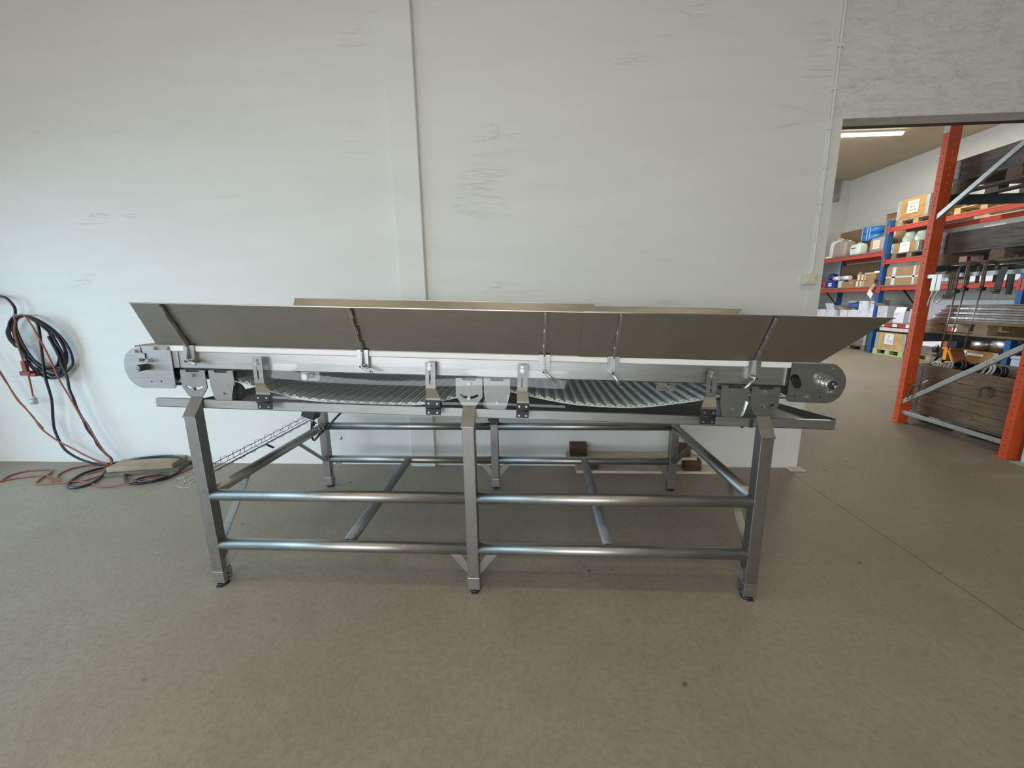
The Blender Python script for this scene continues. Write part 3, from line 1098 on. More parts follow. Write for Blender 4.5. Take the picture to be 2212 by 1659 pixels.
        if hand:
            (hu, hw), (eu, ew) = hand[k]
            (hu, hw), (eu, ew) = at_y(hu, hw, 1.92), at_y(eu, ew, 1.92)
            hu, hw = 0.326 + (hand[k][0][0] - 0.326) * 1.0, hand[k][0][1]
            h.cyl((hu, Y(1.936), hw), (hu, Y(1.893), hw), 0.0095, 16)
            h.cyl((hu, Y(1.904), hw), (hand[k][1][0], Y(1.890), hand[k][1][1]), 0.0075, 12, r2=0.0055)
            h.ball((hand[k][1][0], Y(1.890), hand[k][1][1]), 0.0058, 10)
            h.build('clamp_lever', BRIGHT, arm)
            c_ = MB(conv=True)
            c_.cyl((hu, Y(1.894), hw), (hu, Y(1.8915), hw), 0.0055, 10)
            c_.build('lever_screw', DKSTEEL, arm)
        else:
            h.cyl((ub, Y(1.936), 0.186), (ub, Y(1.895), 0.186), 0.009, 16)
            h.cyl((ub, Y(1.905), 0.186), (ub - 0.05, Y(1.89), 0.155), 0.007, 12, r2=0.005)
            h.build('clamp_lever', BRIGHT, arm)

# ---- belt: a closed loop of ribbed modules with two sagging return spans
ctrl = [(-1.675, 0.243), (-1.0, 0.244), (0.0, 0.244), (1.0, 0.244), (1.655, 0.245)]
for i in range(1, 8):
    t = pi / 2 - pi * i / 8
    ctrl.append((1.655 + 0.088 * cos(t), 0.157 + 0.088 * sin(t)))
ctrl += [(1.655, 0.069), (1.45, 0.088), (1.30, 0.088), (1.123, 0.052), (1.0, 0.030), (0.88, 0.012), (0.745, 0.003), (0.533, 0.010), (0.40, 0.028), (0.299, 0.046),
         (0.207, 0.064), (0.12, 0.068), (0.03, 0.052), (-0.077, 0.024), (-0.20, -0.006), (-0.324, -0.022), (-0.48, -0.028), (-0.649, -0.026), (-0.80, -0.016), (-0.90, -0.004), (-1.062, 0.032),
         (-1.205, 0.075), (-1.29, 0.090), (-1.40, 0.080), (-1.55, 0.060), (-1.675, 0.057)]
for i in range(1, 8):
    t = -pi / 2 - pi * i / 8
    ctrl.append((-1.675 + 0.088 * cos(t), 0.150 + 0.088 * sin(t)))
dense = catmull([(a, 0, b) for a, b in ctrl], 24, closed=True)
L_ = [0.0]
for i in range(len(dense)):
    L_.append(L_[-1] + (dense[(i + 1) % len(dense)] - dense[i]).length)
TOT = L_[-1]


def along(s):
    s %= TOT
    lo, hi = 0, len(dense)
    while hi - lo > 1:
        mid_ = (lo + hi) // 2
        if L_[mid_] <= s:
            lo = mid_
        else:
            hi = mid_
    a, b = dense[lo], dense[(lo + 1) % len(dense)]
    f = (s - L_[lo]) / max(1e-9, (L_[lo + 1] - L_[lo]) if lo + 1 < len(L_) else 1)
    p = a.lerp(b, f)
    d = (b - a).normalized()
    n = Vector((d.z, 0, -d.x))      # towards the inside of the loop
    return p, d, n


NP = round(TOT / 0.0508)
pitch = TOT / NP
prof = [(0.00, 0.014), (0.10, 0.018), (0.22, 0.018), (0.32, 0.009), (0.60, 0.006), (0.72, 0.006), (0.80, 0.013), (0.88, 0.013), (0.94, 0.009)]
YL0, YL1 = 1.974, my(1.974)
belt = MB(conv=True)
ring_in, ring_out = [], []
for k in range(NP):
    for q, h in prof:
        p, d, n = along((k + q) * pitch)
        pi_ = p + n * h
        po = p - n * (0.001 if 0.05 < q < 0.3 else 0.0)
        ring_in.append((belt._v((pi_.x, YL0, pi_.z)), belt._v((pi_.x, YL1, pi_.z))))
        ring_out.append((belt._v((po.x, YL0, po.z)), belt._v((po.x, YL1, po.z))))
M_ = len(ring_in)
for i in range(M_):
    j = (i + 1) % M_
    f = belt.bm.faces.new((ring_in[i][0], ring_in[j][0], ring_in[j][1], ring_in[i][1]))
    f = belt.bm.faces.new((ring_out[j][0], ring_out[i][0], ring_out[i][1], ring_out[j][1]))
    belt.bm.faces.new((ring_out[i][0], ring_out[j][0], ring_in[j][0], ring_in[i][0]))
    belt.bm.faces.new((ring_out[j][1], ring_out[i][1], ring_in[i][1], ring_in[j][1]))
# comb teeth across each hinge line of the return run (seen from above)
for k in range(NP):
    p, d, n = along((k + 0.30) * pitch)
    if p.z > 0.12 or not (-1.25 < p.x < 1.25):
        continue
    ny = 46
    for t in range(ny):
        y = YL0 + 0.012 + (YL1 - YL0 - 0.024) * t / ny
        c = []
        for a_, h_ in ((-0.001, 0.004), (0.0105, 0.004)):
            for yy in (y, y + 0.011):
                q_ = p + d * a_ + n * h_
                c.append((q_.x, yy, q_.z))
        for a_, h_ in ((-0.001, 0.016), (0.0105, 0.011)):
            for yy in (y, y + 0.011):
                q_ = p + d * a_ + n * h_
                c.append((q_.x, yy, q_.z))
        belt.hexa([c[0], c[2], c[3], c[1], c[4], c[6], c[7], c[5]])
for k in range(NP):
    p, d, n = along((k - 0.005) * pitch)
    if p.z > 0.12 or not (-1.25 < p.x < 0.25):
        continue
    for t in range(ny):
        y = YL0 + 0.012 + (YL1 - YL0 - 0.024) * t / ny
        lo = [p - d * 0.0100 + n * 0.004, p + n * 0.004]
        hi = [p - d * 0.0100 + n * 0.011, p + n * 0.016]
        c = []
        for q_ in (lo[0], lo[1]):
            c += [(q_.x, y, q_.z), (q_.x, y + 0.011, q_.z)]
        for q_ in (hi[0], hi[1]):
            c += [(q_.x, y, q_.z), (q_.x, y + 0.011, q_.z)]
        belt.hexa([c[0], c[2], c[3], c[1], c[4], c[6], c[7], c[5]])
belt_o = belt.build('belt', BELTM, mach)
# hinge pins showing at the belt edge
pins = MB(conv=True)
for k in range(NP):
    p, d, n = along((k + 0.16) * pitch)
    q_ = p + n * 0.009
    pins.cyl((q_.x, YL0 - 0.0015, q_.z), (q_.x, YL0 + 0.002, q_.z), 0.0042, 8)
pins.build('hinge_pins', simple('pin_grey', (0.16, 0.17, 0.18), 0.5), belt_o)
# sprocket shafts inside the belt loop
for u, w in ((-1.675, 0.150), (1.655, 0.157)):
    sh = MB(conv=True)
    sh.cyl((u, 1.953, w), (u, my(1.953), w), 0.02, 16)
    for j in range(6):
        y = 2.05 + j * 0.18
        sh.cyl((u, y, w), (u, y + 0.03, w), 0.064, 20)
    sh.build('sprocket_shaft', STEEL, mach)
# slide bed between the side plates (carries the top run)
bd = MB(conv=True)
for j in range(7):
    y = 2.02 + j * 0.155
    bd.box(-1.55, 1.55, y, y + 0.025, 0.200, 0.236)
for u in (-1.2, -0.6, 0.1, 0.75, 1.3):
    bd.box(u - 0.02, u + 0.02, 1.963, my(1.963), 0.150, 0.198)
bd.build('slide_bed', STEEL, mach)

# ---- drip tray under the return run
ty = [1.905, 3.03]
tr = MB(conv=True)
t = 0.003


def traysec(u0, u1, wf0, wb0_, ya=1.936, yb=3.03):
    tr.hexa([(u0, ya, wf0 - t), (u1, ya, wf0 - t), (u1, yb, wb0_ - t), (u0, yb, wb0_ - t), (u0, ya, wf0), (u1, ya, wf0), (u1, yb, wb0_), (u0, yb, wb0_)])


traysec(-1.375, 1.741, -0.042, -0.112)
tr.box(-1.375, 1.741, 3.028, 3.031, -0.115, -0.06)
tr.build('drip_tray', simple('dull_tray_steel', (0.33, 0.335, 0.34), 0.5, 0.85, var=0.12, vscale=6), mach)
gt = MB(conv=True)
gt.box(-1.620, 1.741, 1.928, 1.931, -0.0575, -0.016)           # front face
gt.box(-1.620, 1.741, 1.928, 1.968, -0.0585, -0.0555)          # bottom fold
gt.box(-1.620, 1.741, 1.931, 1.950, -0.0165, -0.0145)          # top fold
gt.build('tray_rim', STEEL, mach)
en = MB(conv=True)
en.hexa([(1.738, 1.93, -0.0575), (1.7415, 1.93, -0.0575), (1.7415, 3.03, -0.115), (1.738, 3.03, -0.115),
         (1.738, 1.93, -0.003), (1.7415, 1.93, -0.003), (1.7415, 3.03, -0.103), (1.738, 3.03, -0.103)])
en.build('tray_end', STEEL, mach)
en = MB(conv=True)
en.hexa([(-1.378, 1.94, -0.050), (-1.375, 1.94, -0.050), (-1.375, 3.03, -0.115), (-1.378, 3.03, -0.115),
         (-1.378, 1.94, -0.010), (-1.375, 1.94, -0.010), (-1.375, 3.03, -0.080), (-1.378, 3.03, -0.080)])
en.build('tray_end', STEEL, mach)
ck = MB(conv=True)
for u in (1.352,):
    ck.box(u - 0.006, u + 0.012, 1.922, 1.928, -0.060, -0.018, 0.001)
    ck.ball((u - 0.03, 1.94, -0.062), 0.007, 10)
ck.build('tray_clip', DKSTEEL, mach)

# ---- clear guard in front of the return run
sections = [(1.9245, 0.186), (1.923, 0.145), (1.920, 0.100), (1.912, 0.075), (1.895, 0.045), (1.887, 0.028), (1.884, 0.0), (1.884, -0.047)]
grid = []
NU = 64
for i in range(NU + 1):
    f = i / NU
    row = []
    for j, (y, w) in enumerate(sections):
        g = j / (len(sections) - 1)
        ul = -1.172 + 0.05 * g
        ur = 1.632 + (0.085 * min(1, g * 1.6))
        u = ul + (ur - ul) * f
        wave = 0.006 * sin(u * 5.2 + 0.8) * sin(pi * g) + 0.010 * math.exp(-((u - 0.72) / 0.32) ** 2) * sin(pi * g)
        row.append((u, y - wave, w))
    grid.append(row)
gd = MB(conv=True)
gd.sheet(grid, 0.0)
guard = gd.build('clear_guard', CLEAR, mach)
for uc in (-1.050, -0.187, 0.260, 1.147):
    b = MB(conv=True)
    t = 0.004
    ub0, ub1 = uc - 0.0245, uc + 0.0245
    b.plate(rounded(ub0, ub1, 0.100, 0.2145, 0.004, 3), 1.9165, 1.9165 + t, holes=[slot(uc - 0.002, 0.108, uc - 0.002, 0.196, 0.0042)])
    ul, wl_ = at_y(uc - 0.025 if uc < 1 else uc - 0.036, 0.030, 1.878)
    ur, _ = at_y(uc + 0.048 if uc < 0.2 else uc + 0.034, 0.030, 1.878)
    # bent, widening lower part
    b.hexa([(ub0, 1.9165, 0.100), (ub1, 1.9165, 0.100), (ub1, 1.9205, 0.100), (ub0, 1.9205, 0.100),
            (ub0, 1.9165, 0.084), (ub1, 1.9165, 0.084), (ub1, 1.9205, 0.086), (ub0, 1.9205, 0.086)])
    b.hexa([(ub0, 1.9165, 0.084), (ub1, 1.9165, 0.084), (ub1, 1.9205, 0.086), (ub0, 1.9205, 0.086),
            (ul, 1.876, 0.046), (ur, 1.876, 0.046), (ur, 1.880, 0.044), (ul, 1.880, 0.044)])
    b.hexa([(ul, 1.876, 0.046), (ur, 1.876, 0.046), (ur, 1.880, 0.044), (ul, 1.880, 0.044),
            (ul, 1.876, 0.030), (ur, 1.876, 0.030), (ur, 1.880, 0.030), (ul, 1.880, 0.030)])
    br = b.build('guard_bracket', STEEL_X, mach)
    for w, r in ((0.2015, 0.0068), (0.1845, 0.0098)):
        s = MB(conv=True)
        s.cyl((uc - 0.003, 1.917, w), (uc - 0.003, 1.912, w), r * 1.15, 18)
        s.cyl((uc - 0.003, 1.912, w), (uc - 0.003, 1.9065, w), r * 0.7, 6)
        s.build('bolt', BRIGHT, br)
    dx = uc + 0.0 - 0.0
    h = MB(conv=True)
    sh_ = 0.006 if uc < -1 else 0.0
    h.box(ul - 0.002, ur, 1.869, 1.877, 0.0005, 0.036, 0.002)
    h.box(ul - 0.002 + sh_, ur + sh_, 1.871, 1.879, -0.036, -0.0005, 0.002)
    h.cyl((ul + 0.004, 1.871, 0.0), (ur - 0.004, 1.871, 0.0), 0.006, 12)
    hg = h.build('hinge', BLACKP, br)
    s = MB(conv=True)
    for du in (0.20, 0.78):
        for w in (0.021, -0.024):
            uu = ul + (ur - ul) * du + (sh_ if w < 0 else 0)
            s.cyl((uu, 1.870, w), (uu, 1.8675, w), 0.0052, 12)
    s.build('hinge_screws', BRIGHT, br)

# ---- wire cable tray along the left side of the frame
wt = MB()
XT = -1.80
for dz, dx in ((0.048, 0.0), (0.005, 0.0), (0.0, -0.045), (0.0, 0.0)):
    wt.tube([(XT + dx, 1.83 if dz == 0.048 else 1.90, 0.588 + dz), (XT + dx, 3.16, 0.588 + dz)], 0.0023, 6, spline=False)
y = 1.86
while y < 3.16:
    wt.tube([(XT + 0.004, y - 0.016, 0.610), (XT + 0.004, y, 0.637), (XT - 0.02, y, 0.637), (XT - 0.048, y, 0.63), (XT - 0.05, y, 0.588), (XT - 0.02, y, 0.580), (XT + 0.012, y, 0.583), (XT + 0.022, y + 0.01, 0.600)], 0.0021, 6, spline=False)
    y += 0.0995
wt.build('cable_tray', WIRE, mach)
for y in (1.93, 2.5, 3.05):
    MB().bar((XS[0] - 0.028, y, 0.56), (XT + 0.0, y, 0.583), 0.02, 0.004, side=(0, 0, 1)).build('tray_bracket', DKSTEEL, mach)

# ---- small junction box with black cable at the rear left corner
jb = MB()
jb.box(-1.755, -1.655, 2.86, 2.96, 0.655, 0.735, 0.004, M=Matrix.Translation((-1.70, 2.9, 0.69)) @ Matrix.Rotation(0.35, 4, 'Y') @ Matrix.Translation((1.70, -2.9, -0.69)))
jbo = jb.build('junction_box', DKSTEEL, mach)
g = MB()
g.cyl((-1.705, 2.90, 0.665), (-1.697, 2.91, 0.628), 0.014, 14)
g.build('cable_gland', WHITEP, jbo)
g = MB()
g.cyl((-1.7, 2.905, 0.632), (-1.705, 2.92, 0.585), 0.010, 12)
g.tube([(-1.735, 2.95, 0.60), (-1.745, 2.95, 0.525), (-1.746, 2.95, 0.476), (-1.733, 2.95, 0.456), (-1.713, 2.95, 0.472), (-1.675, 2.96, 0.514), (-1.640, 3.00, 0.545), (-1.592, 3.02, 0.600), (-1.545, 3.02, 0.645), (-1.48, 3.0, 0.70), (-1.40, 2.98, 0.80)], 0.0085, 10)
g.build('black_cable', CABLEB, jbo)
g = MB()
g.tube([(-1.71, 2.90, 0.69), (-1.722, 2.93, 0.60), (-1.714, 2.94, 0.552)], 0.003, 6)
g.tube([(-1.678, 2.93, 0.573), (-1.66, 2.93, 0.518)], 0.0022, 6, spline=False)
g.tube([(-1.652, 2.95, 0.573), (-1.636, 2.95, 0.53)], 0.0022, 6, spline=False)
g.build('cable_tie', BRIGHT, jbo)
jbm = MB()
jbm.bar((-1.70, 2.90, 0.70), (-1.70, 3.07, 0.80), 0.05, 0.004, side=(1, 0, 0))
jbm.build('box_bracket', STEEL, jbo)

# ================================================================== LEFT CORNER: CABLES, PLANKS
# nail in the wall that carries the coil
nail = MB()
nail.cyl((-4.585, WY, 1.437), (-4.60, WY - 0.16, 1.445), 0.005, 10)
nail.cyl((-4.6, WY - 0.157, 1.445), (-4.601, WY - 0.163, 1.446), 0.011, 14)
single('wall_hook', nail, BRIGHT, 'bright steel nail in the white wall carrying the coiled black cable', 'hook', (-4.585, WY, 1.437))

coil = thing('extension_cable', 'thick black cable coiled on a nail on the left wall, hanging down to the floor', 'cable', (-4.5, WY - 0.08, 0.0))
cb = MB()
pts = []
cx, cz = -4.515, 1.175
NT = 8
for k in range(NT * 14):
    a = 2 * pi * k / 14 + pi / 2
    tn = k / 14
    ra = 0.205 + 0.018 * sin(tn * 2.4) + 0.012 * cos(tn * 1.3)
    rb = 0.262 + 0.028 * sin(tn * 1.9 + 1.0)
    x = cx + 0.022 * sin(tn * 3.1) + ra * cos(a) - 0.05 * sin(a)
    z = cz + 0.0 + rb * sin(a) + (0.262 - rb) * 1.0
    yy = WY - 0.055 - 0.05 * ((tn * 1.618) % 1.0) - 0.045 * max(0, sin(a))
    pts.append((x, yy, z))
cb.tube(pts, 0.0095, 8, 3)
cb.build('coil', CABLEB, coil)
c2 = MB()
c2.tube([(-4.443, 3.43, 1.40), (-4.443, 3.44, 1.325), (-4.475, 3.45, 1.175), (-4.495, 3.45, 1.021), (-4.511, 3.45, 0.866), (-4.517, 3.46, 0.667), (-4.550, 3.46, 0.482), (-4.563, 3.46, 0.373), (-4.545, 3.46, 0.263), (-4.504, 3.46, 0.162), (-4.40, 3.46, 0.082),
         (-4.287, 3.46, 0.040), (-4.215, 3.47, 0.014), (-4.10, 3.49, 0.012), (-4.041, 3.501, 0.020), (-3.816, 3.34, 0.012), (-3.60, 3.15, 0.012), (-3.543, 3.11, 0.012), (-3.432, 3.073, 0.012), (-3.336, 3.115, 0.012), (-3.255, 3.198, 0.012), (-3.25, 3.33, 0.030),
         (-3.33, 3.455, 0.075), (-3.50, 3.50, 0.089), (-3.72, 3.46, 0.089), (-3.90, 3.44, 0.060), (-3.98, 3.44, 0.020), (-4.08, 3.40, 0.012), (-4.137, 3.287, 0.012), (-4.094, 3.158, 0.012), (-4.032, 3.059, 0.012), (-3.944, 2.993, 0.012), (-3.872, 2.985, 0.012),
         (-3.83, 3.044, 0.012), (-3.859, 3.143, 0.012), (-3.95, 3.29, 0.014), (-4.01, 3.40, 0.03), (-4.044, 3.45, 0.074), (-4.083, 3.45, 0.125), (-4.149, 3.45, 0.215), (-4.168, 3.45, 0.285), (-4.218, 3.45, 0.374), (-4.237, 3.45, 0.463),
         (-4.271, 3.45, 0.570), (-4.285, 3.45, 0.676), (-4.302, 3.45, 0.762), (-4.297, 3.45, 0.880), (-4.319, 3.45, 0.989), (-4.324, 3.44, 1.10), (-4.36, 3.43, 1.25)], 0.0105, 10, 6)
c2.build('dropping_run', CABLEB, coil)
c3 = MB()
c3.tube([(-4.90, 3.44, 1.612), (-4.787, 3.46, 1.610), (-4.726, 3.47, 1.594), (-4.690, 3.48, 1.535), (-4.693, 3.49, 1.483), (-4.736, 3.5, 1.416), (-4.804, 3.5, 1.348), (-4.842, 3.5, 1.288), (-4.839, 3.5, 1.226), (-4.810, 3.5, 1.180), (-4.775, 3.49, 1.156), (-4.70, 3.48, 1.15)], 0.0105, 10)
c3.build('supply_run', CABLEB, coil)
c4 = MB()
c4.tube([(-3.25, 3.19, 0.014), (-3.30, 3.25, 0.014), (-3.385, 3.245, 0.014), (-3.47, 3.20, 0.014), (-3.50, 3.13, 0.014), (-3.43, 3.085, 0.030), (-3.36, 3.07, 0.030), (-3.28, 3.10, 0.030), (-3.25, 3.19, 0.030)], 0.0095, 8)
c4.build('small_loop', CABLEB, coil)

pg = thing('cable_plug', 'black round industrial plug at the left edge of the wall', 'plug', (-4.93, 3.50, 1.612))
b = MB()
b.cyl((-5.04, 3.50, 1.625), (-4.93, 3.45, 1.612), 0.036, 20)
b.cyl((-4.93, 3.45, 1.612), (-4.885, 3.44, 1.611), 0.034, 20, r2=0.013)
b.build('plug_body', BLACKP, pg)
b = MB()
b.box(-5.16, -5.02, 3.47, WY, 1.55, 1.70, 0.008)
b.build('socket_box', simple('dark_grey_plastic', (0.08, 0.09, 0.11), 0.5), pg)

rc = thing('lead_cable', 'thin red brown cable hanging over the black coil with a clear connector at its end', 'cable', (-4.6, 3.44, 0.65))
b = MB()
b.tube([(-4.57, 3.40, 1.425), (-4.593, 3.395, 1.425), (-4.587, 3.39, 1.387), (-4.619, 3.39, 1.298), (-4.630, 3.40, 1.154), (-4.633, 3.41, 1.024), (-4.647, 3.43, 0.868), (-4.669, 3.44, 0.690)], 0.0065, 8)
b.tube([(-4.593, 3.395, 1.425), (-4.547, 3.39, 1.437), (-4.49, 3.39, 1.44), (-4.441, 3.39, 1.356), (-4.419, 3.40, 1.259), (-4.394, 3.41, 1.138), (-4.373, 3.42, 1.001), (-4.343, 3.42, 0.861), (-4.280, 3.42, 0.688), (-4.231, 3.42, 0.552), (-4.169, 3.42, 0.433),
        (-4.122, 3.42, 0.296), (-4.069, 3.42, 0.177), (-4.019, 3.42, 0.086), (-4.01, 3.40, 0.030), (-4.05, 3.33, 0.010), (-4.10, 3.25, 0.008)], 0.0065, 8)
b.build('cord', CABLER, rc)
b = MB()
b.cyl((-4.669, 3.44, 0.700), (-4.670, 3.44, 0.672), 0.012, 14, r2=0.022)
b.cyl((-4.670, 3.44, 0.672), (-4.673, 3.44, 0.625), 0.027, 16, r2=0.029)
b.build('connector', simple('smoky_clear_plastic', (0.50, 0.53, 0.56), 0.15, var=0.35, vscale=30), rc)

b = MB()
b.box(-4.72, -4.62, 3.42, 3.47, 0.895, 0.935, 0.005)
b.box(-4.64, -4.575, 3.425, 3.465, 0.885, 0.915, 0.004)
b.box(-4.70, -4.655, 3.43, 3.46, 0.93, 1.03, 0.008)
single('coupling_socket', b, simple('dark_red_plastic', (0.22, 0.05, 0.04), 0.45), 'dark red cable coupling hanging at the bottom of the black coil', 'socket', (-4.66, 3.445, 0.885))

fl = thing('floor_cable', 'thin reddish cable coming down the wall at the left edge and looping over the floor', 'cable', (-4.2, 3.2, 0.0))
b = MB()
b.tube([(-5.05, 3.45, 1.10), (-4.947, 3.45, 0.928), (-4.857, 3.45, 0.677), (-4.785, 3.45, 0.570), (-4.728, 3.45, 0.482), (-4.690, 3.45, 0.393), (-4.627, 3.45, 0.323), (-4.524, 3.45, 0.243), (-4.417, 3.45, 0.183), (-4.301, 3.45, 0.113), (-4.179, 3.45, 0.050), (-4.10, 3.46, 0.012),
        (-4.16, 3.49, 0.010), (-4.295, 3.469, 0.008), (-4.38, 3.383, 0.008), (-4.363, 3.269, 0.008), (-4.289, 3.184, 0.008), (-4.144, 3.104, 0.008), (-3.98, 3.108, 0.008), (-3.844, 3.072, 0.008), (-3.692, 3.017, 0.008), (-3.603, 3.019, 0.008), (-3.466, 3.061, 0.028),
        (-3.364, 3.143, 0.030), (-3.27, 3.24, 0.008), (-3.235, 3.38, 0.008), (-3.25, 3.49, 0.008), (-3.33, 3.535, 0.008)], 0.0068, 8)
b.build('cord', CABLER, fl)
b = MB()
b.tube([(-5.02, 3.45, 1.05), (-4.93, 3.44, 0.90), (-4.835, 3.44, 0.68), (-4.775, 3.44, 0.585), (-4.712, 3.44, 0.475), (-4.66, 3.45, 0.38)], 0.006, 8)
b.build('second_cord', CABLER, fl)
b = MB()
b.tube([(-4.528, 3.204, 0.008), (-4.657, 3.154, 0.008), (-4.711, 3.095, 0.008), (-4.719, 3.101, 0.008), (-4.788, 3.215, 0.008), (-4.759, 3.305, 0.008), (-4.655, 3.342, 0.008), (-4.556, 3.344, 0.008), (-4.477, 3.289, 0.008), (-4.42, 3.181, 0.010), (-4.373, 3.099, 0.008),
        (-4.302, 3.051, 0.008), (-4.16, 3.064, 0.012), (-4.014, 3.097, 0.010), (-3.93, 3.171, 0.010), (-3.93, 3.30, 0.012)], 0.0068, 8)
b.tube([(-4.528, 3.204, 0.008), (-4.409, 3.202, 0.020), (-4.33, 3.16, 0.010), (-4.27, 3.122, 0.008), (-4.178, 3.063, 0.020)], 0.0068, 8)
b.build('floor_loops', CABLER, fl)

# two short planks by the wall
b = MB()
b.box(-0.30, 0.30, -0.10, 0.10, 0, 0.034, 0.003)
o = single('plank', b, W_PLANKD, 'dark weathered plank on the floor under the paler plank by the left wall', 'plank', (-3.60, 3.375, 0.0), radians(14), world=False)
b = MB()
b.box(-0.27, 0.27, -0.11, 0.11, 0, 0.045, 0.004)
o = single('plank', b, W_PLANK, 'pale dusty plank lying on top of the dark plank by the left wall', 'plank', (-3.63, 3.40, 0.0345), radians(12), world=False)

# conduit and switch box at the right of the wall
cd = thing('wall_conduit', 'thin white cable conduit running up the wall beside the opening, clipped to it', 'conduit', (2.24, WY, 1.68))
b = MB()
b.tube([(2.236, WY - 0.012, 1.675), (2.243, WY - 0.012, 1.72), (2.243, WY - 0.012, 2.3), (2.24, WY - 0.012, 2.9), (2.236, WY - 0.012, 3.5), (2.232, WY - 0.012, 4.2), (2.23, WY - 0.012, CEIL)], 0.0075, 10, spline=False)
b.build('conduit_pipe', TRIMM, cd)
for z in (1.95, 2.22, 2.48, 2.75, 3.02, 3.3, 3.6, 3.95):
    b = MB()
    b.box(2.221, 2.259, WY - 0.021, WY, z - 0.011, z + 0.011, 0.003)
    b.build('clip', TRIMM, cd)
sb = thing('switch_box', 'small cream wall box at the lower end of the conduit', 'switch box', (2.215, WY, 1.60))
b = MB()
b.box(2.168, 2.262, WY - 0.05, WY, 1.595, 1.678, 0.006)
b.build('box_body', CREAM, sb)
b = MB()
b.box(2.185, 2.245, WY - 0.058, WY - 0.049, 1.608, 1.665, 0.004)
b.build('rocker', CREAM, sb)
b = MB()
b.box(2.236, 2.252, WY - 0.052, WY - 0.0495, 1.645, 1.652)
b.build('marking', INKG, sb)
b = MB()
b.ball((-1.83, WY - 0.004, 0.262), 0.012, 10, scale=(1, 0.5, 1.6))
single('wall_plug', b, BRIGHT, 'small bolt stub in the lower wall left of the pilaster', 'bolt', (-1.83, WY, 0.262))

# upside down wooden pallet behind the machine, by the wall
pp = thing('wooden_pallet', 'pale wooden pallet with dark blocks lying by the wall behind the machine', 'pallet', (0.96, 3.47, 0.0))
for ya, yb, z0, z1, x0, x1 in ((3.40, 3.545, 0.0, 0.024, 0.361, 1.563), (3.42, 3.545, 0.120, 0.142, 0.27, 1.40)):
    MB().box(x0, x1, ya, yb, z0, z1, 0.002).build('board', W_PALE_X, pp)
MB().box(0.30, 1.50, 3.50, 3.545, 0.095, 0.118, 0.002).build('board', W_PALE_X, pp)
for x0, x1, z0, z1, ya, yb in ((0.455, 0.553, 0.0245, 0.119, 3.42, 3.53), (1.298, 1.434, 0.0245, 0.119, 3.405, 3.49), (0.305, 0.453, 0.1425, 0.245, 3.43, 3.54), (1.215, 1.345, 0.1425, 0.240, 3.43, 3.54)):
    MB().box(x0, x1, ya, yb, z0, z1, 0.002).build('block', W_DARK_X, pp)


# ================================================================== STORE ROOM
def pallet(name, lx, ly, loc, label, mats=None, rz=0.0, group=None):
    """deck boards along x or y; returns the thing (origin at its centre, bottom)"""
    mb, mk = mats or (W_PAL_Y, W_PAL_Y)
    t = thing(name, label, 'pallet', loc, rz, group)
    L, W = lx / 2, ly / 2
    # built with its long side along y
    n = 5
    bw = 0.13 if lx > 0.7 else 0.1
    for i in range(n):
        x = -L + bw / 2 + (lx - bw) * i / (n - 1)
        MB().box(x - bw / 2, x + bw / 2, -W, W, 0.122, 0.144, 0.002).build('deck_board', mb, t, world=False)
    for y in (-W + 0.07, 0, W - 0.07):
        MB().box(-L, L, y - 0.06, y + 0.06, 0.100, 0.1215, 0.002).build('cross_board', mb, t, world=False)
        for x in (-L + 0.05, 0, L - 0.05):
            MB().box(x - 0.05, x + 0.05, y - 0.068, y + 0.068, 0.0225, 0.0995, 0.002).build('block', mk, t, world=False)
    for x in (-L + 0.05, 0, L - 0.05):
        MB().box(x - 0.05, x + 0.05, -W, W, 0.0, 0.022, 0.002).build('bottom_board', mb, t, world=False)
    return t


def collar(lx, ly, h, loc, label, wm, boards=2, hinge=GALV, rz=0.0, lid=True, group=None, t_=0.022):
    """wooden collar crate with steel corner hinges"""
    t = thing('wooden_crate', label, 'crate', loc, rz, group)
    L, W = lx / 2, ly / 2
    bh = h / boards
    for k in range(boards):
        z0, z1 = k * bh + 0.001, (k + 1) * bh - 0.002
        for s in (-1, 1):
            MB().box(s * L - (t_ if s > 0 else 0), s * L + (t_ if s < 0 else 0), -W, W, z0, z1, 0.002).build('side_board', wm, t, world=False)
            MB().box(-L + t_, L - t_, s * W - (t_ if s > 0 else 0), s * W + (t_ if s < 0 else 0), z0, z1, 0.002).build('end_board', wm, t, world=False)
    for s in (-1, 1):
        for q in (-1, 1):
            hg = MB()
            a, b_ = sorted((s * L, s * (L + 0.004)))
            c, d = sorted((q * W, q * (W - 0.075)))
            hg.box(a, b_, c, d, 0.015, h - 0.015)
            c, d = sorted((q * W, q * (W + 0.004)))
            a, b_ = sorted((s * L, s * (L - 0.075)))
            hg.box(a, b_, c, d, 0.015, h - 0.015)
            hg.cyl((s * (L + 0.004), q * (W + 0.004), 0.01), (s * (L + 0.004), q * (W + 0.004), h - 0.01), 0.009, 8)
            hg.build('corner_hinge', hinge, t, world=False)
    if lid:
        MB().box(-L + t_, L - t_, -W + t_, W - t_, h * 0.72, h * 0.74).build('packed_lid', wm, t, world=False)
    return t


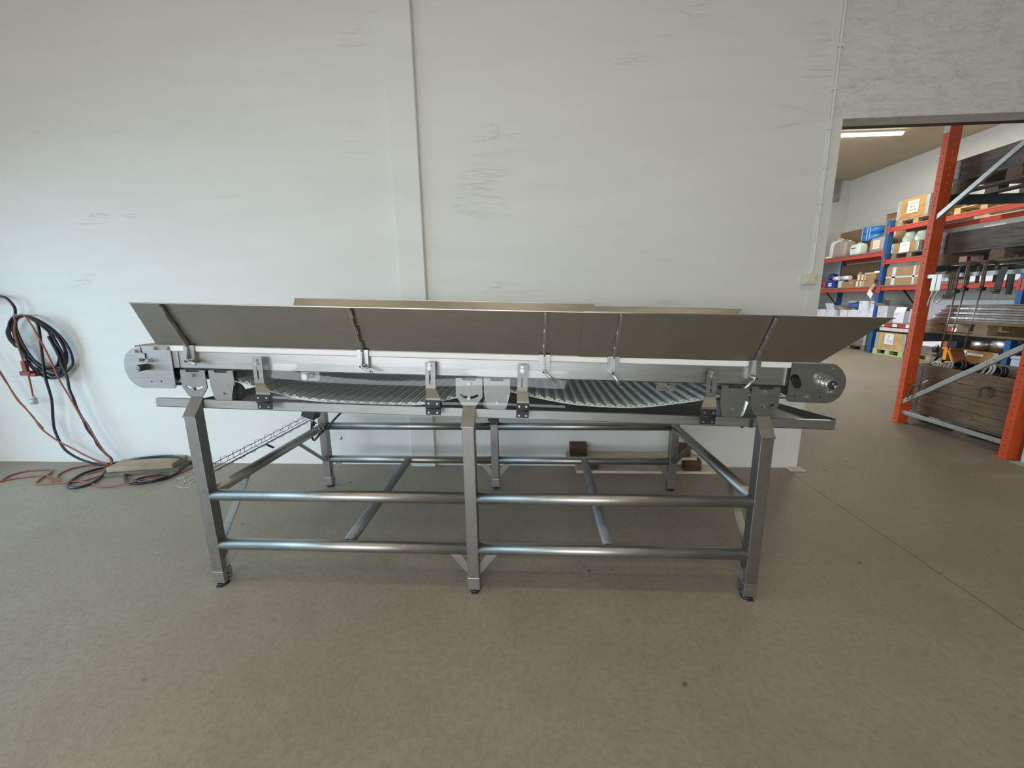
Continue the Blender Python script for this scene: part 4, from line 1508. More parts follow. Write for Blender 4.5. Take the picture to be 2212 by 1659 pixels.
def carton(name, lx, ly, h, loc, label, mat, cat='box', rz=0.0, flaps=None, seam=True, group=None, marks=None, tape=None):
    t = thing(name, label, cat, loc, rz, group)
    L, W = lx / 2, ly / 2
    b = MB()
    th = 0.004
    if flaps:
        b.box(-L, -L + th, -W, W, 0, h)
        b.box(L - th, L, -W, W, 0, h)
        b.box(-L + th, L - th, -W, -W + th, 0, h)
        b.box(-L + th, L - th, W - th, W, 0, h)
        b.box(-L + th, L - th, -W + th, W - th, 0, th)
    else:
        b.box(-L, L, -W, W, 0, h, 0.004)
    b.build('carton_body', mat, t, world=False)
    for f in flaps or ():
        side, ln, ang, fm = f
        a = radians(ang)
        fb = MB()
        # a flap hinged on the top edge; ang 0 = straight up, 90 = folded outwards
        dx, dz = sin(a) * ln, cos(a) * ln
        if side in ('-x', '+x'):
            s = -1 if side == '-x' else 1
            fb.hexa([(s * L, -W, h), (s * L, W, h), (s * (L - th), W, h), (s * (L - th), -W, h),
                     (s * (L + dx), -W, h + dz), (s * (L + dx), W, h + dz), (s * (L + dx - th), W, h + dz + 0.002), (s * (L + dx - th), -W, h + dz + 0.002)])
        else:
            s = -1 if side == '-y' else 1
            fb.hexa([(-L, s * W, h), (L, s * W, h), (L, s * (W - th), h), (-L, s * (W - th), h),
                     (-L, s * (W + dx), h + dz), (L, s * (W + dx), h + dz), (L, s * (W + dx - th), h + dz + 0.002), (-L, s * (W + dx - th), h + dz + 0.002)])
        fb.build('flap', fm or mat, t, world=False)
    if marks:
        for (y0, y1, z0, z1, m_) in marks:
            MB().box(-L - 0.0022, -L - 0.0006, y0, y1, z0, z1).build('print_mark', m_, t, world=False)
    if tape:
        for (y0, y1, z0, z1) in tape:
            MB().box(-L - 0.003, -L - 0.0008, y0, y1, z0, z1).build('tape', TAPE, t, world=False)
    return t


def text_obj(body, size, mat, loc, rot, parent, shear=0.0, name='lettering', sx=1.0):
    cu = bpy.data.curves.new('tmp_text', 'FONT')
    cu.body = body
    cu.size = size
    cu.align_x = 'CENTER'
    cu.align_y = 'CENTER'
    cu.shear = shear
    cu.extrude = 0.0004
    to = bpy.data.objects.new('tmp_text', cu)
    col.objects.link(to)
    dg = bpy.context.evaluated_depsgraph_get()
    me = bpy.data.meshes.new_from_object(to.evaluated_get(dg))
    me.name = name
    bpy.data.objects.remove(to)
    me.materials.clear()
    me.materials.append(mat)
    M = Matrix.Translation(loc) @ rot.to_4x4() @ Matrix.Diagonal((sx, 1, 1, 1))
    me.transform(M)
    o = bpy.data.objects.new(name, me)
    col.objects.link(o)
    o.parent = parent
    return o


# text lying on a face that looks towards -x: text right = -y, text up = +z
ROT_MX = Matrix(((0, 0, -1), (-1, 0, 0), (0, 1, 0)))


def punched(xa, xb, z0, z1, pitch_, r, first=None):
    """rectangle outline in (a, z) with one column of holes"""
    hs = []
    z = (first if first is not None else z0 + pitch_ / 2)
    while z < z1 - r * 2:
        hs.append(circ((xa + xb) / 2, z, r, 6))
        z += pitch_
    return [(xa, z0), (xb, z0), (xb, z1), (xa, z1)], hs


def upright(parent, x, y, y_dir, top, mat, w=0.07, d=0.12, holes=True, name='upright', foot=True, holes2=True):
    """C-shaped rack post: face towards -x (width w along y), web along x of depth d on the -y side"""
    t = 0.003
    b = MB()
    o1, h1 = punched(y, y + w, 0.006, top, 0.05 if not holes else 0.075, 0.0065)
    b.plate(o1, x, x + t, holes=h1 if holes else (), axis='x')
    o2, h2 = punched(x + t, x + d, 0.006, top, 0.075, 0.0065)
    b.plate(o2, y, y + t, holes=h2 if holes2 else (), axis='y')
    o3, h3 = punched(x + t, x + d, 0.006, top, 0.075, 0.0065)
    b.plate(o3, y + w - t, y + w, holes=h3 if holes2 else (), axis='y')
    p = b.build(name, mat, parent)
    if foot:
        f = MB()
        f.box(x - 0.015, x + d + 0.01, y - 0.01, y + w + 0.01, 0, 0.006, 0.001)
        f.build('foot_plate', mat, p)
    return p


# ---- near rack: end frame facing the opening, bays running to the right
nr = thing('pallet_rack', 'orange and grey pallet rack standing just behind the opening', 'rack', (4.9, 4.42, 0))
NX = 4.34
U2 = upright(nr, NX, 3.80, 1, 3.42, ORANGE)
U1 = upright(nr, NX, 4.955, 1, 3.42, ORANGE)
b = MB()
b.box(NX - 0.004, NX - 0.0005, 4.955, 5.025, 3.17, 3.30, 0.001)
b.build('end_cap', simple('pale_sticker', (0.62, 0.64, 0.58), 0.6), U1)
for y in (3.80, 4.955):
    upright(nr, NX + 2.82, y, 1, 3.42, ORANGE, holes=False, holes2=False)
for za, zb, ya, yb in ((0.135, 0.135, 3.865, 4.96), (1.695, 1.695, 3.865, 4.96)):
    MB().bar((NX + 0.035, ya, za), (NX + 0.035, yb, zb), 0.042, 0.03, side=(1, 0, 0), bev=0.002).build('cross_strut', GALV, nr)
for ya, za, yb, zb in ((4.965, 0.25, 3.865, 1.04), (4.965, 2.31, 3.865, 3.08), (4.965, 1.66, 3.865, 1.06)):
    if za == 1.66:
        continue
    MB().bar((NX + 0.025, ya, za), (NX + 0.025, yb, zb), 0.048, 0.03, side=(1, 0, 0), bev=0.002).build('diagonal_strut', GALV, nr)
for z in (2.55, 1.81, 1.07):
    for y, mt in ((4.955, SHADEBM), (3.80, SHADEBM)):
        b = MB()
        b.box(NX + 0.125, NX + 2.80, y + 0.012, y + 0.055, z - 0.10, z, 0.004)
        bm_ = b.build('beam', mt, nr)
        b = MB()
        b.box(NX + 0.121, NX + 0.1245, y + 0.003, y + 0.067, z - 0.13, z + 0.03, 0.001)
        b.build('beam_hook', mt, bm_)

# goods on the near rack
P1 = pallet('loading_pallet', 0.80, 1.20, (4.91, 4.42, 2.5505), 'dark old pallet on the top beams of the near rack', (W_GREY_Y, W_CHIP))
collar(0.80, 1.20, 0.20, (4.91, 4.42, 2.695), 'weathered grey wooden crate on the top level of the near rack', W_GREY_Y, 2, hinge=RUST)
P2 = pallet('loading_pallet', 0.80, 1.20, (4.91, 4.42, 1.8105), 'grey brown pallet on the middle level of the near rack', (W_GREY_Y, W_CHIP))
collar(0.80, 1.20, 0.20, (4.91, 4.42, 1.955), 'light grey wooden crate with bold wood grain on the middle level of the near rack', W_GREY_Y, 1, hinge=RUST)
b = MB()
gr = []
for i in range(9):
    z = 1.93 + 0.24 * i / 8
    gr.append([(4.498 + 0.004 * sin(i * 2.1), 4.95 + 0.006 * sin(i * 3.3), z), (4.494 + 0.004 * sin(i * 1.7), 5.027, z), (4.53, 5.034 + 0.004 * cos(i * 2.9), z), (4.60, 5.030, z)])
b.sheet(gr, 0.002)
single('plastic_wrap', b, FILM, 'crumpled clear plastic wrap around the left corner of the middle level crate', 'plastic wrap', (4.50, 5.0, 1.93))
P3 = pallet('loading_pallet', 0.80, 1.20, (4.91, 4.42, 1.0705), 'pale pallet on the lower level of the near rack', (W_PAL_Y, W_PAL_Y))
# stack of wrapped sheets: each packed sheet is a thing
for i in range(7):
    z = 1.2155 + i * 0.0245
    b = MB()
    sh = 0.010 * i
    x0, x1 = 4.515 + 0.004 * (i % 2) + sh * 0.6, 5.28
    y0, y1 = 3.83, 4.99 - 0.022 * i - 0.01 * (i % 2)
    b.box(x0, x1, y0, y1, z, z + 0.021, 0.003)
    o = single('packed_sheet', b, (FILM if i % 2 else simple('greyish_board', (0.42, 0.39, 0.36), 0.5, var=0.2)), ('bottom', 'second lowest', 'third lowest', 'middle', 'third highest', 'second highest', 'topmost')[i] + ' flat sheet in the film wrapped stack on the near rack lower level', 'packed sheet', (4.9, 4.42, z), group='wrapped sheets on the lower level of the near rack')
P4 = pallet('loading_pallet', 0.80, 1.20, (4.94, 4.44, 0.0), 'dark worn pallet on the floor inside the near rack', (W_GREY_Y, W_CHIP))
cr = collar(0.80, 1.20, 0.56, (4.93, 4.44, 0.1455), 'tall crate of weathered brown boards on the floor inside the near rack', W_BROWN_Y, 4, hinge=RUST, lid=False)
b = MB()
b.box(-0.37, 0.37, -0.57, 0.57, 0.40, 0.44)
b.build('packed_load', DKSTEEL, cr, world=False)
# hoses lying on top of the floor crate
hz_ = 0.1455 + 0.56
for i, (y, r, mt, lab) in enumerate(((4.92, 0.05, WHITEP, 'thin white ring of tubing'), (4.80, 0.06, WHITEP, 'small white tubing loop'), (4.66, 0.075, BLACKP, 'black hose coil'), (4.52, 0.07, BLACKP, 'wide black hose coil'), (4.40, 0.085, WHITEP, 'large white ring of tubing'), (4.28, 0.07, BLACKP, 'black ribbed hose'))):
    b = MB()
    pts = []
    for k in range(26):
        a = 2 * pi * k / 12
        pts.append((4.60 + 0.02 * k / 26 + r * 0.4 * cos(a), y + r * cos(a + 0.4) - 0.002 * k, hz_ - 0.045 + r * 0.9 + r * 0.8 * sin(a)))
    b.tube(pts, 0.009 if mt == WHITEP else 0.014, 8, 3)
    single('hose_coil', b, mt, lab + ' on the floor crate of the near rack, ' + ('leftmost' if i == 0 else 'second from the left' if i == 1 else 'third from the left' if i == 2 else 'fourth from the left' if i == 3 else 'fifth' if i == 4 else 'rightmost'), 'hose', (4.6, y, hz_ - 0.04))


def bar_clamp(x, y, ztop, length, lab, w=0.026, tilt=0.03):
    t = thing('bar_clamp', lab, 'clamp', (x, y, ztop))
    b = MB()
    # jaw hooked over the strut
    b.tube([(0.075, 0, -0.12), (0.07, 0, 0.03), (0.05, 0, 0.062), (0.01, 0, 0.07), (-0.028, 0, 0.055), (-0.033, 0, 0.0), (-0.032, -0.002, -0.17)], w * 0.5, 10, 5)
    b.build('jaw', RUST, t, world=False)
    b = MB()
    b.box(-0.05, -0.005, -0.022, 0.022, -0.20, -0.165, 0.004)
    b.build('slide', BLACKP, t, world=False)
    b = MB()
    b.cyl((-0.03, -0.005, -0.19), (-0.03, tilt, -length), 0.0065, 10)
    b.build('rod', WIRE, t, world=False)
    return t


bar_clamp(4.345, 4.545, 1.71, 0.78, 'long bar clamp hanging on the near rack strut, leftmost of the three long rods', 0.018, 0.03)
bar_clamp(4.345, 4.46, 1.73, 0.80, 'long bar clamp with thick rusty jaw, middle one of the three long rods', 0.03, 0.04)
bar_clamp(4.345, 4.30, 1.73, 0.80, 'long bar clamp with thick jaw, rightmost of the three long rods', 0.03, 0.05)
for k in range(4):
    y = 4.625 - k * 0.022
    hl = ('leftmost', 'second from left', 'third from left', 'rightmost')[k]
    b = MB()
    b.tube([(0.045, 0, -0.05), (0.04, 0, 0.02), (0.0, 0, 0.04), (-0.03, 0, 0.015), (-0.034, 0, -0.06), (-0.032, 0.006, -0.22), (-0.034, 0.03, -0.235), (-0.036, 0.034, -0.20)], 0.0075, 8, 5)
    o = single('lifting_hook', b, RUST, 'dark iron hook, ' + hl + ' of the tight bunch on the near rack strut', 'hook', (4.345, y, 1.70), group='dark hooks bunched on the near rack strut', world=False)
for k, y in enumerate((4.795, 4.735)):
    t = thing('plate_hanger', 'flat grey steel hanger over the near rack strut, ' + ('left one of the pair' if k == 0 else 'right one of the pair'), 'hanger', (4.345, y, 1.70))
    b = MB()
    s = 0.025
    for (xa, za, xb, zb) in ((0.045, -0.06, 0.040, 0.02), (0.040, 0.02, 0.005, 0.035), (0.005, 0.035, -0.030, 0.01), (-0.030, 0.01, -0.034, -0.16)):
        b.bar((xa, 0, za), (xb, 0, zb), 0.005, 2 * s, side=(0, 1, 0))
    b.build('strap_plate', GALV, t, world=False)
    b = MB()
    b.tube([(-0.034, 0, -0.155), (-0.034, 0.004, -0.20), (-0.034, 0.022, -0.245), (-0.034, 0.016, -0.28), (-0.034, -0.02, -0.29), (-0.034, -0.06, -0.245)] if k else
           [(-0.034, 0, -0.155), (-0.034, 0.0, -0.20), (-0.034, 0.012, -0.25), (-0.034, 0.02, -0.33)], 0.006, 8, 5)
    b.build('bent_rod', BRIGHT, t, world=False)
t = thing('tension_strap', 'broad black webbing strap with buckle looped over the near rack strut', 'strap', (4.345, 4.14, 1.70))
b = MB()
for (xa, ya, za, xb, yb, zb) in ((0.05, 0, -0.15, 0.045, 0, 0.02), (0.045, 0, 0.02, -0.02, 0, 0.04), (-0.02, 0, 0.04, -0.034, 0.005, -0.02), (-0.034, 0.005, -0.02, -0.036, 0.02, -0.20)):
    b.bar((xa, ya, za), (xb, yb, zb), 0.006, 0.06, side=(0, 1, 0))
b.build('webbing', BLACKP, t, world=False)
b = MB()
b.bar((0.02, -0.03, -0.02), (0.02, -0.035, -0.21), 0.006, 0.05, side=(0, 1, 0))
b.build('second_layer', BLACKP, t, world=False)
b = MB()
b.cyl((-0.044, 0.055, -0.175), (-0.044, -0.02, -0.17), 0.011, 10)
b.build('buckle', simple('dark_metal', (0.12, 0.15, 0.14), 0.35, 0.8), t, world=False)
b = MB()
b.tube([(-0.036, 0.02, -0.20), (-0.036, 0.02, -0.245), (-0.036, 0.035, -0.27), (-0.036, 0.03, -0.30), (-0.036, -0.01, -0.285), (-0.036, -0.02, -0.27), (-0.036, -0.002, -0.24), (-0.036, 0.0, -0.21)], 0.0022, 6)
b.build('wire_hook', WIRE, t, world=False)
t = thing('small_clamp', 'small steel screw clamp on the lower diagonal strut of the near rack', 'clamp', (4.33, 4.80, 0.45))
b = MB()
b.tube([(0, 0.075, -0.13), (0, 0.055, -0.06), (0, 0.02, 0.03), (0, -0.03, 0.045), (0, -0.05, 0.02)], 0.010, 8)
b.build('frame', RUST, t, world=False)
b = MB()
b.cyl((0, -0.05, 0.03), (-0.01, -0.14, 0.13), 0.008, 10)
b.ball((0, 0.075, -0.135), 0.016)
b.build('screw', BRIGHT, t, world=False)
t = thing('iron_staple', 'bent iron bar hooked over the front board of the floor crate in the near rack', 'hook', (4.52, 4.20, 0.60))
b = MB()
b.tube([(-0.01, 0.03, -0.10), (-0.012, 0.03, -0.03), (-0.006, 0.01, 0.0), (-0.002, -0.03, 0.003), (0.004, -0.055, -0.005), (0.0, -0.06, -0.09)], 0.009, 8)
b.build('bar', RUST, t, world=False)
t.location = (4.518, 4.26, 0.58)

# ---- far rack along the right wall of the store room
FX = 8.85
frk = thing('pallet_rack', 'long blue and red pallet rack along the far wall of the store room', 'rack', (9.4, 10.0, 0))
UY = (14.12, 11.27, 8.10, 5.25)
for y in UY:
    upright(frk, FX, y, 1, 3.32, BLUE, w=0.095, d=0.12, holes=True, holes2=False)
    b = MB()
    b.box(FX + 1.0, FX + 1.09, y, y + 0.095, 0, 3.32, 0.003)
    b.build('rear_upright', BLUE, frk)
    for za, zb in ((0.2, 1.2), (1.2, 0.2 + 2.0), (2.2, 3.2)):
        s = 1 if (za < 1 or za > 2) else -1
        a_ = (FX + 0.12, y + 0.05, za) if s > 0 else (FX + 1.0, y + 0.05, za)
        c_ = (FX + 1.0, y + 0.05, zb) if s > 0 else (FX + 0.12, y + 0.05, zb)
        MB().bar(a_, c_, 0.03, 0.02, side=(0, 1, 0)).build('diagonal_strut', simple('dark_blue_strut', (0.02, 0.03, 0.05), 0.5), frk)
levels = {0: (2.585, 1.70, 0.82), 1: (3.14, 2.365, 1.715, 0.80), 2: (3.14, 2.365, 1.705, 0.80)}
for bay, zs in levels.items():
    ya, yb = UY[bay + 1] + 0.097, UY[bay] - 0.002
    for z in zs:
        striped = (z < 1)
        for x0 in (FX + 0.02, FX + 1.04):
            b = MB()
            if x0 < 9:
                # stepped front beam
                b.box(x0, x0 + 0.05, ya, yb, z - (0.085 if striped else 0.105), z - 0.0, 0.003)
                b.box(x0 - 0.004, x0, ya, yb, z - 0.024, z - 0.004)
            else:
                b.box(x0, x0 + 0.045, ya, yb, z - 0.10, z, 0.003)
            bm_ = b.build('beam', REDB if x0 < 9 else REDB, frk)
            if x0 < 9:
                for yy, s in ((ya, 1), (yb, -1)):
                    b = MB()
                    y0_, y1_ = sorted((yy, yy + s * 0.012))
                    b.box(x0 - 0.028, x0 - 0.001, y0_ - (0.04 if s > 0 else 0), y1_ + (0.04 if s < 0 else 0), z - 0.16, z + 0.05, 0.002)
                    b.build('beam_hook', REDB, bm_)
                if striped:
                    y = ya + 0.18
                    while y < yb - 0.15:
                        MB().box(x0 - 0.006, x0 - 0.0042, y, y + 0.13, z - 0.083, z - 0.002).build('white_stripe', WHITEP, bm_)
                        y += 0.37
# shelf boards
for bay, z in ((0, 2.585), (0, 1.70), (0, 0.82), (1, 1.715), (1, 0.80), (2, 1.705), (2, 0.80)):
    ya, yb = UY[bay + 1] + 0.10, UY[bay] - 0.005
    n = 6
    for k in range(n):
        y0 = ya + (yb - ya) * k / n
        y1 = ya + (yb - ya) * (k + 1) / n - 0.006
        MB().box(FX + 0.005, FX + 1.08, y0, y1, z + 0.001, z + 0.024, 0.002).build('shelf_board', simple('grey_shelf_board', (0.22, 0.20, 0.18), 0.8, var=0.25, vscale=6), frk)


def canister(lx, ly, h, loc, label, mat, lab_mat=None, capm=WHITEP, rz=0.0, lab_rect=None, stripe=None):
    t = thing('plastic_canister', label, 'canister', loc, rz)
    L, W = lx / 2, ly / 2
    b = MB()
    # shouldered body: rounded box with sloping top
    prof_ = [(0, 0.90), (0.02, 0.98), (h * 0.30, 1.0), (h * 0.62, 1.0), (h * 0.76, 0.98), (h * 0.86, 0.88), (h * 0.92, 0.66), (h * 0.94, 0.45)]
    rings = []
    for z, s in prof_:
        rings.append([b.bm.verts.new((px * s, py * s, z)) for px, py in rounded(-L, L, -W, W, min(L, W) * 0.35, 4)])
    for A, B in zip(rings, rings[1:]):
        for i in range(len(A)):
            f = b.bm.faces.new((A[i], A[(i + 1) % len(A)], B[(i + 1) % len(A)], B[i]))
            f.smooth = True
    b.bm.faces.new(list(reversed(rings[0])))
    b.bm.faces.new(rings[-1])
    b.build('canister_body', mat, t, world=False)
    b = MB()
    b.tube([(0, -W * 0.45, h * 0.88), (0, -W * 0.35, h * 1.0), (0, W * 0.35, h * 1.0), (0, W * 0.5, h * 0.88)], 0.014, 8)
    b.build('handle', mat, t, world=False)
    b = MB()
    b.cyl((0, -W * 0.72, h * 0.84), (0, -W * 0.72, h * 0.95), 0.026, 14)
    b.build('screw_cap', capm, t, world=False)
    if lab_rect:
        y0, y1, z0, z1 = lab_rect
        lo = MB().box(-L - 0.003, -L - 0.0005, y0, y1, z0, z1).build('paper_label', lab_mat, t, world=False)
        for q in range(4):
            zz = z1 - (z1 - z0) * (0.18 + 0.2 * q)
            MB().box(-L - 0.0042, -L - 0.0032, y0 + 0.012, y1 - 0.012 - 0.012 * (q % 2), zz - 0.004, zz + 0.004).build('print_line', INKG, lo, world=False)
        if stripe:
            MB().box(-L - 0.0042, -L - 0.0032, y0 + 0.004, y1 - 0.004, z1 - 0.03, z1 - 0.008).build('label_stripe', stripe, lo, world=False)
    return t


S1 = 2.585 + 0.0245
canister(0.30, 0.44, 0.56, (9.25, 13.52, S1), 'tall white canister at the left end of the upper shelf, far rack', WHITEP)
canister(0.32, 0.50, 0.47, (9.04, 13.0, S1), 'large brownish translucent canister on the upper shelf, left of the labelled one', MILKB, capm=CREAM)
canister(0.24, 0.36, 0.31, (9.02, 12.42, S1), 'small milky canister with blue and white label on the upper shelf', MINT, PAPER, stripe=BLUED, lab_rect=(-0.07, 0.12, 0.05, 0.20))
canister(0.36, 0.48, 0.40, (9.12, 11.73, S1), 'brown canister with cream label next to the blue rack post, upper shelf', MILKB, PAPERY, rz=0.0, lab_rect=(-0.12, 0.10, 0.08, 0.30))
b = MB()
b.box(8.89, 9.05, 13.30, 13.52, S1, S1 + 0.05, 0.004)
single('flat_tray', b, WHITEP, 'small flat white tray at the left end of the upper shelf, far rack', 'tray', (8.97, 13.41, S1))
carton('cardboard_box', 0.42, 0.62, 0.36, (9.55, 12.45, S1), 'brown cardboard box under the blue strap reels on the upper shelf', CARD)
carton('cardboard_box', 0.40, 0.90, 0.78, (9.70, 13.45, S1), 'brown cardboard sheet box behind the white canister, upper shelf', CARDD)
carton('cardboard_box', 0.50, 0.70, 0.62, (9.62, 11.74, S1), 'lower of the two tall brown cardboard boxes beside the blue reels', CARD, tape=[(-0.03, 0.02, 0.0, 0.62)])
carton('cardboard_box', 0.50, 0.68, 0.36, (9.62, 11.74, S1 + 0.622), 'open brown cardboard box on top of the tall one beside the blue reels', CARD, flaps=[('-x', 0.14, 100, CARDL), ('-y', 0.16, 80, CARD)])
for k, z in enumerate((S1 + 0.362, S1 + 0.362 + 0.185)):
    t = thing('strap_reel', 'bright blue reel of strapping band on the upper shelf, ' + ('lower of the two' if k == 0 else 'upper of the two'), 'strap reel', (9.47, 12.48, z))
    MB().cyl((0, 0, 0), (0, 0, 0.183), 0.30, 40).build('band', BLUEP, t, world=False)
    MB().cyl((0, 0, 0.001), (0, 0, 0.185), 0.10, 24).build('core', CARD, t, world=False)
    for a in (-2.9, 2.65, 3.6):
        x, y = 0.302 * cos(a), 0.302 * sin(a)
        MB().box(x - 0.004, x + 0.004, y - 0.008, y + 0.008, 0.0, 0.183).build('binding', TAPE, t, world=False)

# crates of bay 1
pallet('loading_pallet', 0.80, 1.0, (9.36, 10.70, 3.1405), 'brown pallet on the top red beam of the far rack', (W_PAL_Y, W_PAL_Y))
cA = collar(0.80, 0.80, 0.46, (9.36, 10.83, 3.286), 'tan wooden crate with a handwritten cream note, on the top of the far rack', W_TAN_Y, 2, hinge=GALV)
nb = MB().box(-0.412, -0.408, -0.16, 0.14, 0.12, 0.40).build('note', PAPERY, cA, world=False)
text_obj('Gummi', 0.085, INK, Vector((-0.4135, -0.01, 0.34)), ROT_MX, nb, 0.3, sx=0.85)
text_obj('80-60x', 0.070, INK, Vector((-0.4135, -0.01, 0.26)), ROT_MX, nb, 0.3, sx=0.85)
text_obj('140x340', 0.070, INK, Vector((-0.4135, -0.01, 0.18)), ROT_MX, nb, 0.3, sx=0.75)
pallet('loading_pallet', 0.80, 1.0, (9.36, 10.72, 2.3655), 'dark pallet on the second red beam of the far rack, beside the blue post', (W_GREY_Y, W_CHIP))
cB = collar(0.80, 0.72, 0.24, (9.36, 10.87, 2.5105), 'low tan crate with a white paper sheet, second level of the far rack', W_TAN_Y, 1, hinge=GALV, lid=False)
nb = MB().box(-0.412, -0.408, -0.14, 0.13, 0.0, 0.235).build('paper_sheet', PAPER, cB, world=False)
text_obj('Gummi', 0.05, INKG, Vector((-0.4135, 0.0, 0.17)), ROT_MX, nb, 0.3)
# big plastic bags in that crate
for k, (x, y, sx_, sy_, sz_, mt, lab) in enumerate(((9.22, 11.02, 0.2, 0.14, 0.22, MINT, 'pale green plastic bag bulging out of the low tan crate, left one'), (9.22, 10.69, 0.2, 0.14, 0.20, MINT, 'pale green plastic bag in the low tan crate, right one'))):
    b = MB()
    r_ = bmesh.ops.create_icosphere(b.bm, subdivisions=3, radius=1.0)
    for v in r_['verts']:
        n_ = 1 + 0.09 * sin(v.co.x * 7 + k) * cos(v.co.y * 6) + 0.05 * sin(v.co.z * 11)
        v.co = Vector((v.co.x * sx_ * n_, v.co.y * sy_ * n_, v.co.z * sz_ * n_))
        for f in v.link_faces:
            f.smooth = True
    o = single('plastic_bag', b, mt, lab, 'plastic bag', (x, y, 2.5105 + 0.20 + 0.10), world=False)
cC = carton('cardboard_box', 0.60, 0.95, 0.43, (9.21, 10.74, 1.7405), 'large brown cardboard box with white tape, middle shelf beside the blue post', CARD,
            tape=[(0.20, 0.30, 0.0, 0.43), (-0.475, 0.475, 0.17, 0.205), (-0.33, -0.28, 0.0, 0.43)])
b = MB()
for k in range(4):
    b.cyl((9.6 + 0.07 * (k % 2), 10.1, 2.21 + 0.05 * k), (9.6 + 0.07 * (k % 2), 11.2, 2.21 + 0.05 * k), 0.03, 14)
bb = MB()
bb.box(9.55, 9.75, 10.15, 11.2, 1.7405, 2.33, 0.01)
single('white_panel_pack', bb, WHITEP, 'bright white flat pack behind the large taped cardboard box', 'panel pack', (9.65, 10.7, 1.7405))
b.bm.free()

# lower shelf: white cartons
S3 = 0.80 + 0.0245
S3L = 0.82 + 0.0245
TXT = [(0.03, 0.11, 0.205, 0.212, INKG), (0.05, 0.10, 0.180, 0.186, INKG)]


def wcarton(x, y, z, ly, h, lab, flaps=None, lx=0.36, marks=True, grp=None, mat=None):
    mk = None
    if marks:
        mk = [(ly / 2 - 0.13, ly / 2 - 0.03, h - 0.035, h - 0.028, INKG), (ly / 2 - 0.10, ly / 2 - 0.03, h - 0.065, h - 0.057, INKG)]
    return carton('white_carton', lx, ly, h, (x, y, z), lab, mat or WBOX, flaps=flaps, marks=mk, group=grp)


hC = 0.255
wcarton(9.06, 11.755, S3L, 0.33, hC, 'white carton, bottom one beside the blue post, left bay of the lower shelf')
wcarton(9.06, 12.10, S3L, 0.33, hC, 'white carton in the bottom row under the blue bag, lower shelf')
wcarton(9.06, 11.76, S3L + hC + 0.002, 0.31, hC - 0.01, 'white carton on top of the stack left of the blue post', None)
wcarton(9.12, 11.52, S3L + hC + 0.002, 0.15, hC - 0.01, 'narrow open white carton on the stack touching the blue post', [('+y', 0.12, 30, None), ('-y', 0.07, 80, None)])
wcarton(9.06, 11.49, S3L, 0.17, hC, 'narrow white carton at the bottom beside the blue post')
wcarton(9.10, 12.50, S3L, 0.28, hC - 0.01, 'white carton with a brown inner flap folded out, lower shelf', [('+y', 0.17, 62, CARDL)])
wcarton(9.06, 12.98, S3L, 0.33, hC - 0.01, 'open white carton with a raised flap near the left end of the lower shelf', [('-x', 0.20, 20, None)])
wcarton(9.06, 13.38, S3L, 0.38, hC - 0.01, 'closed white carton at the left end of the lower shelf')
wcarton(9.39, 12.72, S3L, 0.30, 0.50, 'tall white carton behind the blue bag, lower shelf', lx=0.2)
carton('grey_carton', 0.42, 1.9, 0.36, (9.73, 12.9, S3L + 0.0), 'long grey carton at the back of the left bay, lower shelf', GREYFOAM)
b = MB()
r_ = bmesh.ops.create_icosphere(b.bm, subdivisions=4, radius=1.0)
for v in r_['verts']:
    n_ = 1 + 0.16 * sin(v.co.x * 6 + 1) * cos(v.co.y * 5.3) + 0.09 * sin(v.co.z * 13 + v.co.y * 9)
    v.co = Vector((v.co.x * 0.14 * n_, v.co.y * 0.33 * n_, v.co.z * 0.085 * n_))
    for f in v.link_faces:
        f.smooth = True
single('plastic_bag', b, BLUEBAG, 'crumpled blue plastic bag on the white cartons left of the blue post', 'plastic bag', (9.13, 12.28, S3L + hC + 0.115), world=False)
# right bay lower shelf
wcarton(9.06, 11.105, S3, 0.30, 0.24, 'white carton right of the blue post, bottom of its stack', lx=0.38)
c_ = wcarton(9.06, 11.105, S3 + 0.242, 0.30, 0.16, 'white carton with a wide brown flap, on the stack right of the blue post', [('-x', 0.20, 68, CARDL)], lx=0.38)
c_ = wcarton(9.42, 10.90, S3, 0.30, 0.27, 'white carton with italic print, behind the open one on the lower shelf', lx=0.3)
text_obj('Plus', 0.055, INK, Vector((-0.1535, -0.02, 0.07)), ROT_MX, c_, 0.35)
wcarton(8.98, 10.60, S3, 0.29, 0.255, 'open white carton with a raised flap at the front of the lower shelf', [('-x', 0.13, -20, None)], lx=0.22)
carton('grey_carton', 0.24, 0.26, 0.34, (9.10, 10.32, S3), 'tall pale grey carton just left of the orange post on the lower shelf', simple('pale_grey_board', (0.52, 0.55, 0.62), 0.7), marks=None)
carton('cardboard_box', 0.34, 0.44, 0.30, (9.70, 10.48, S3), 'grey brown box with an open flap behind the white cartons', GREYFOAM, flaps=[('-x', 0.26, 25, CARDL)])
b = MB()
r_ = bmesh.ops.create_icosphere(b.bm, subdivisions=3, radius=1.0)
for v in r_['verts']:
    n_ = 1 + 0.14 * sin(v.co.x * 6 + 2) * cos(v.co.y * 5.3)
    v.co = Vector((v.co.x * 0.10 * n_, v.co.y * 0.14 * n_, v.co.z * 0.06 * n_))
    for f in v.link_faces:
        f.smooth = True
single('plastic_bag', b, BLUEBAG, 'small blue plastic bag on top of the pale grey carton by the orange post', 'plastic bag', (9.10, 10.32, S3 + 0.40), world=False)
b = MB()
b.box(8.95, 9.25, 10.30, 11.2, 0.41 + 0.19, 0.41 + 0.28, 0.01)
single('flat_white_box', b, WHITEP, 'long flat white box lying on the tan crate under the striped beam', 'box', (9.1, 10.75, 0.60))

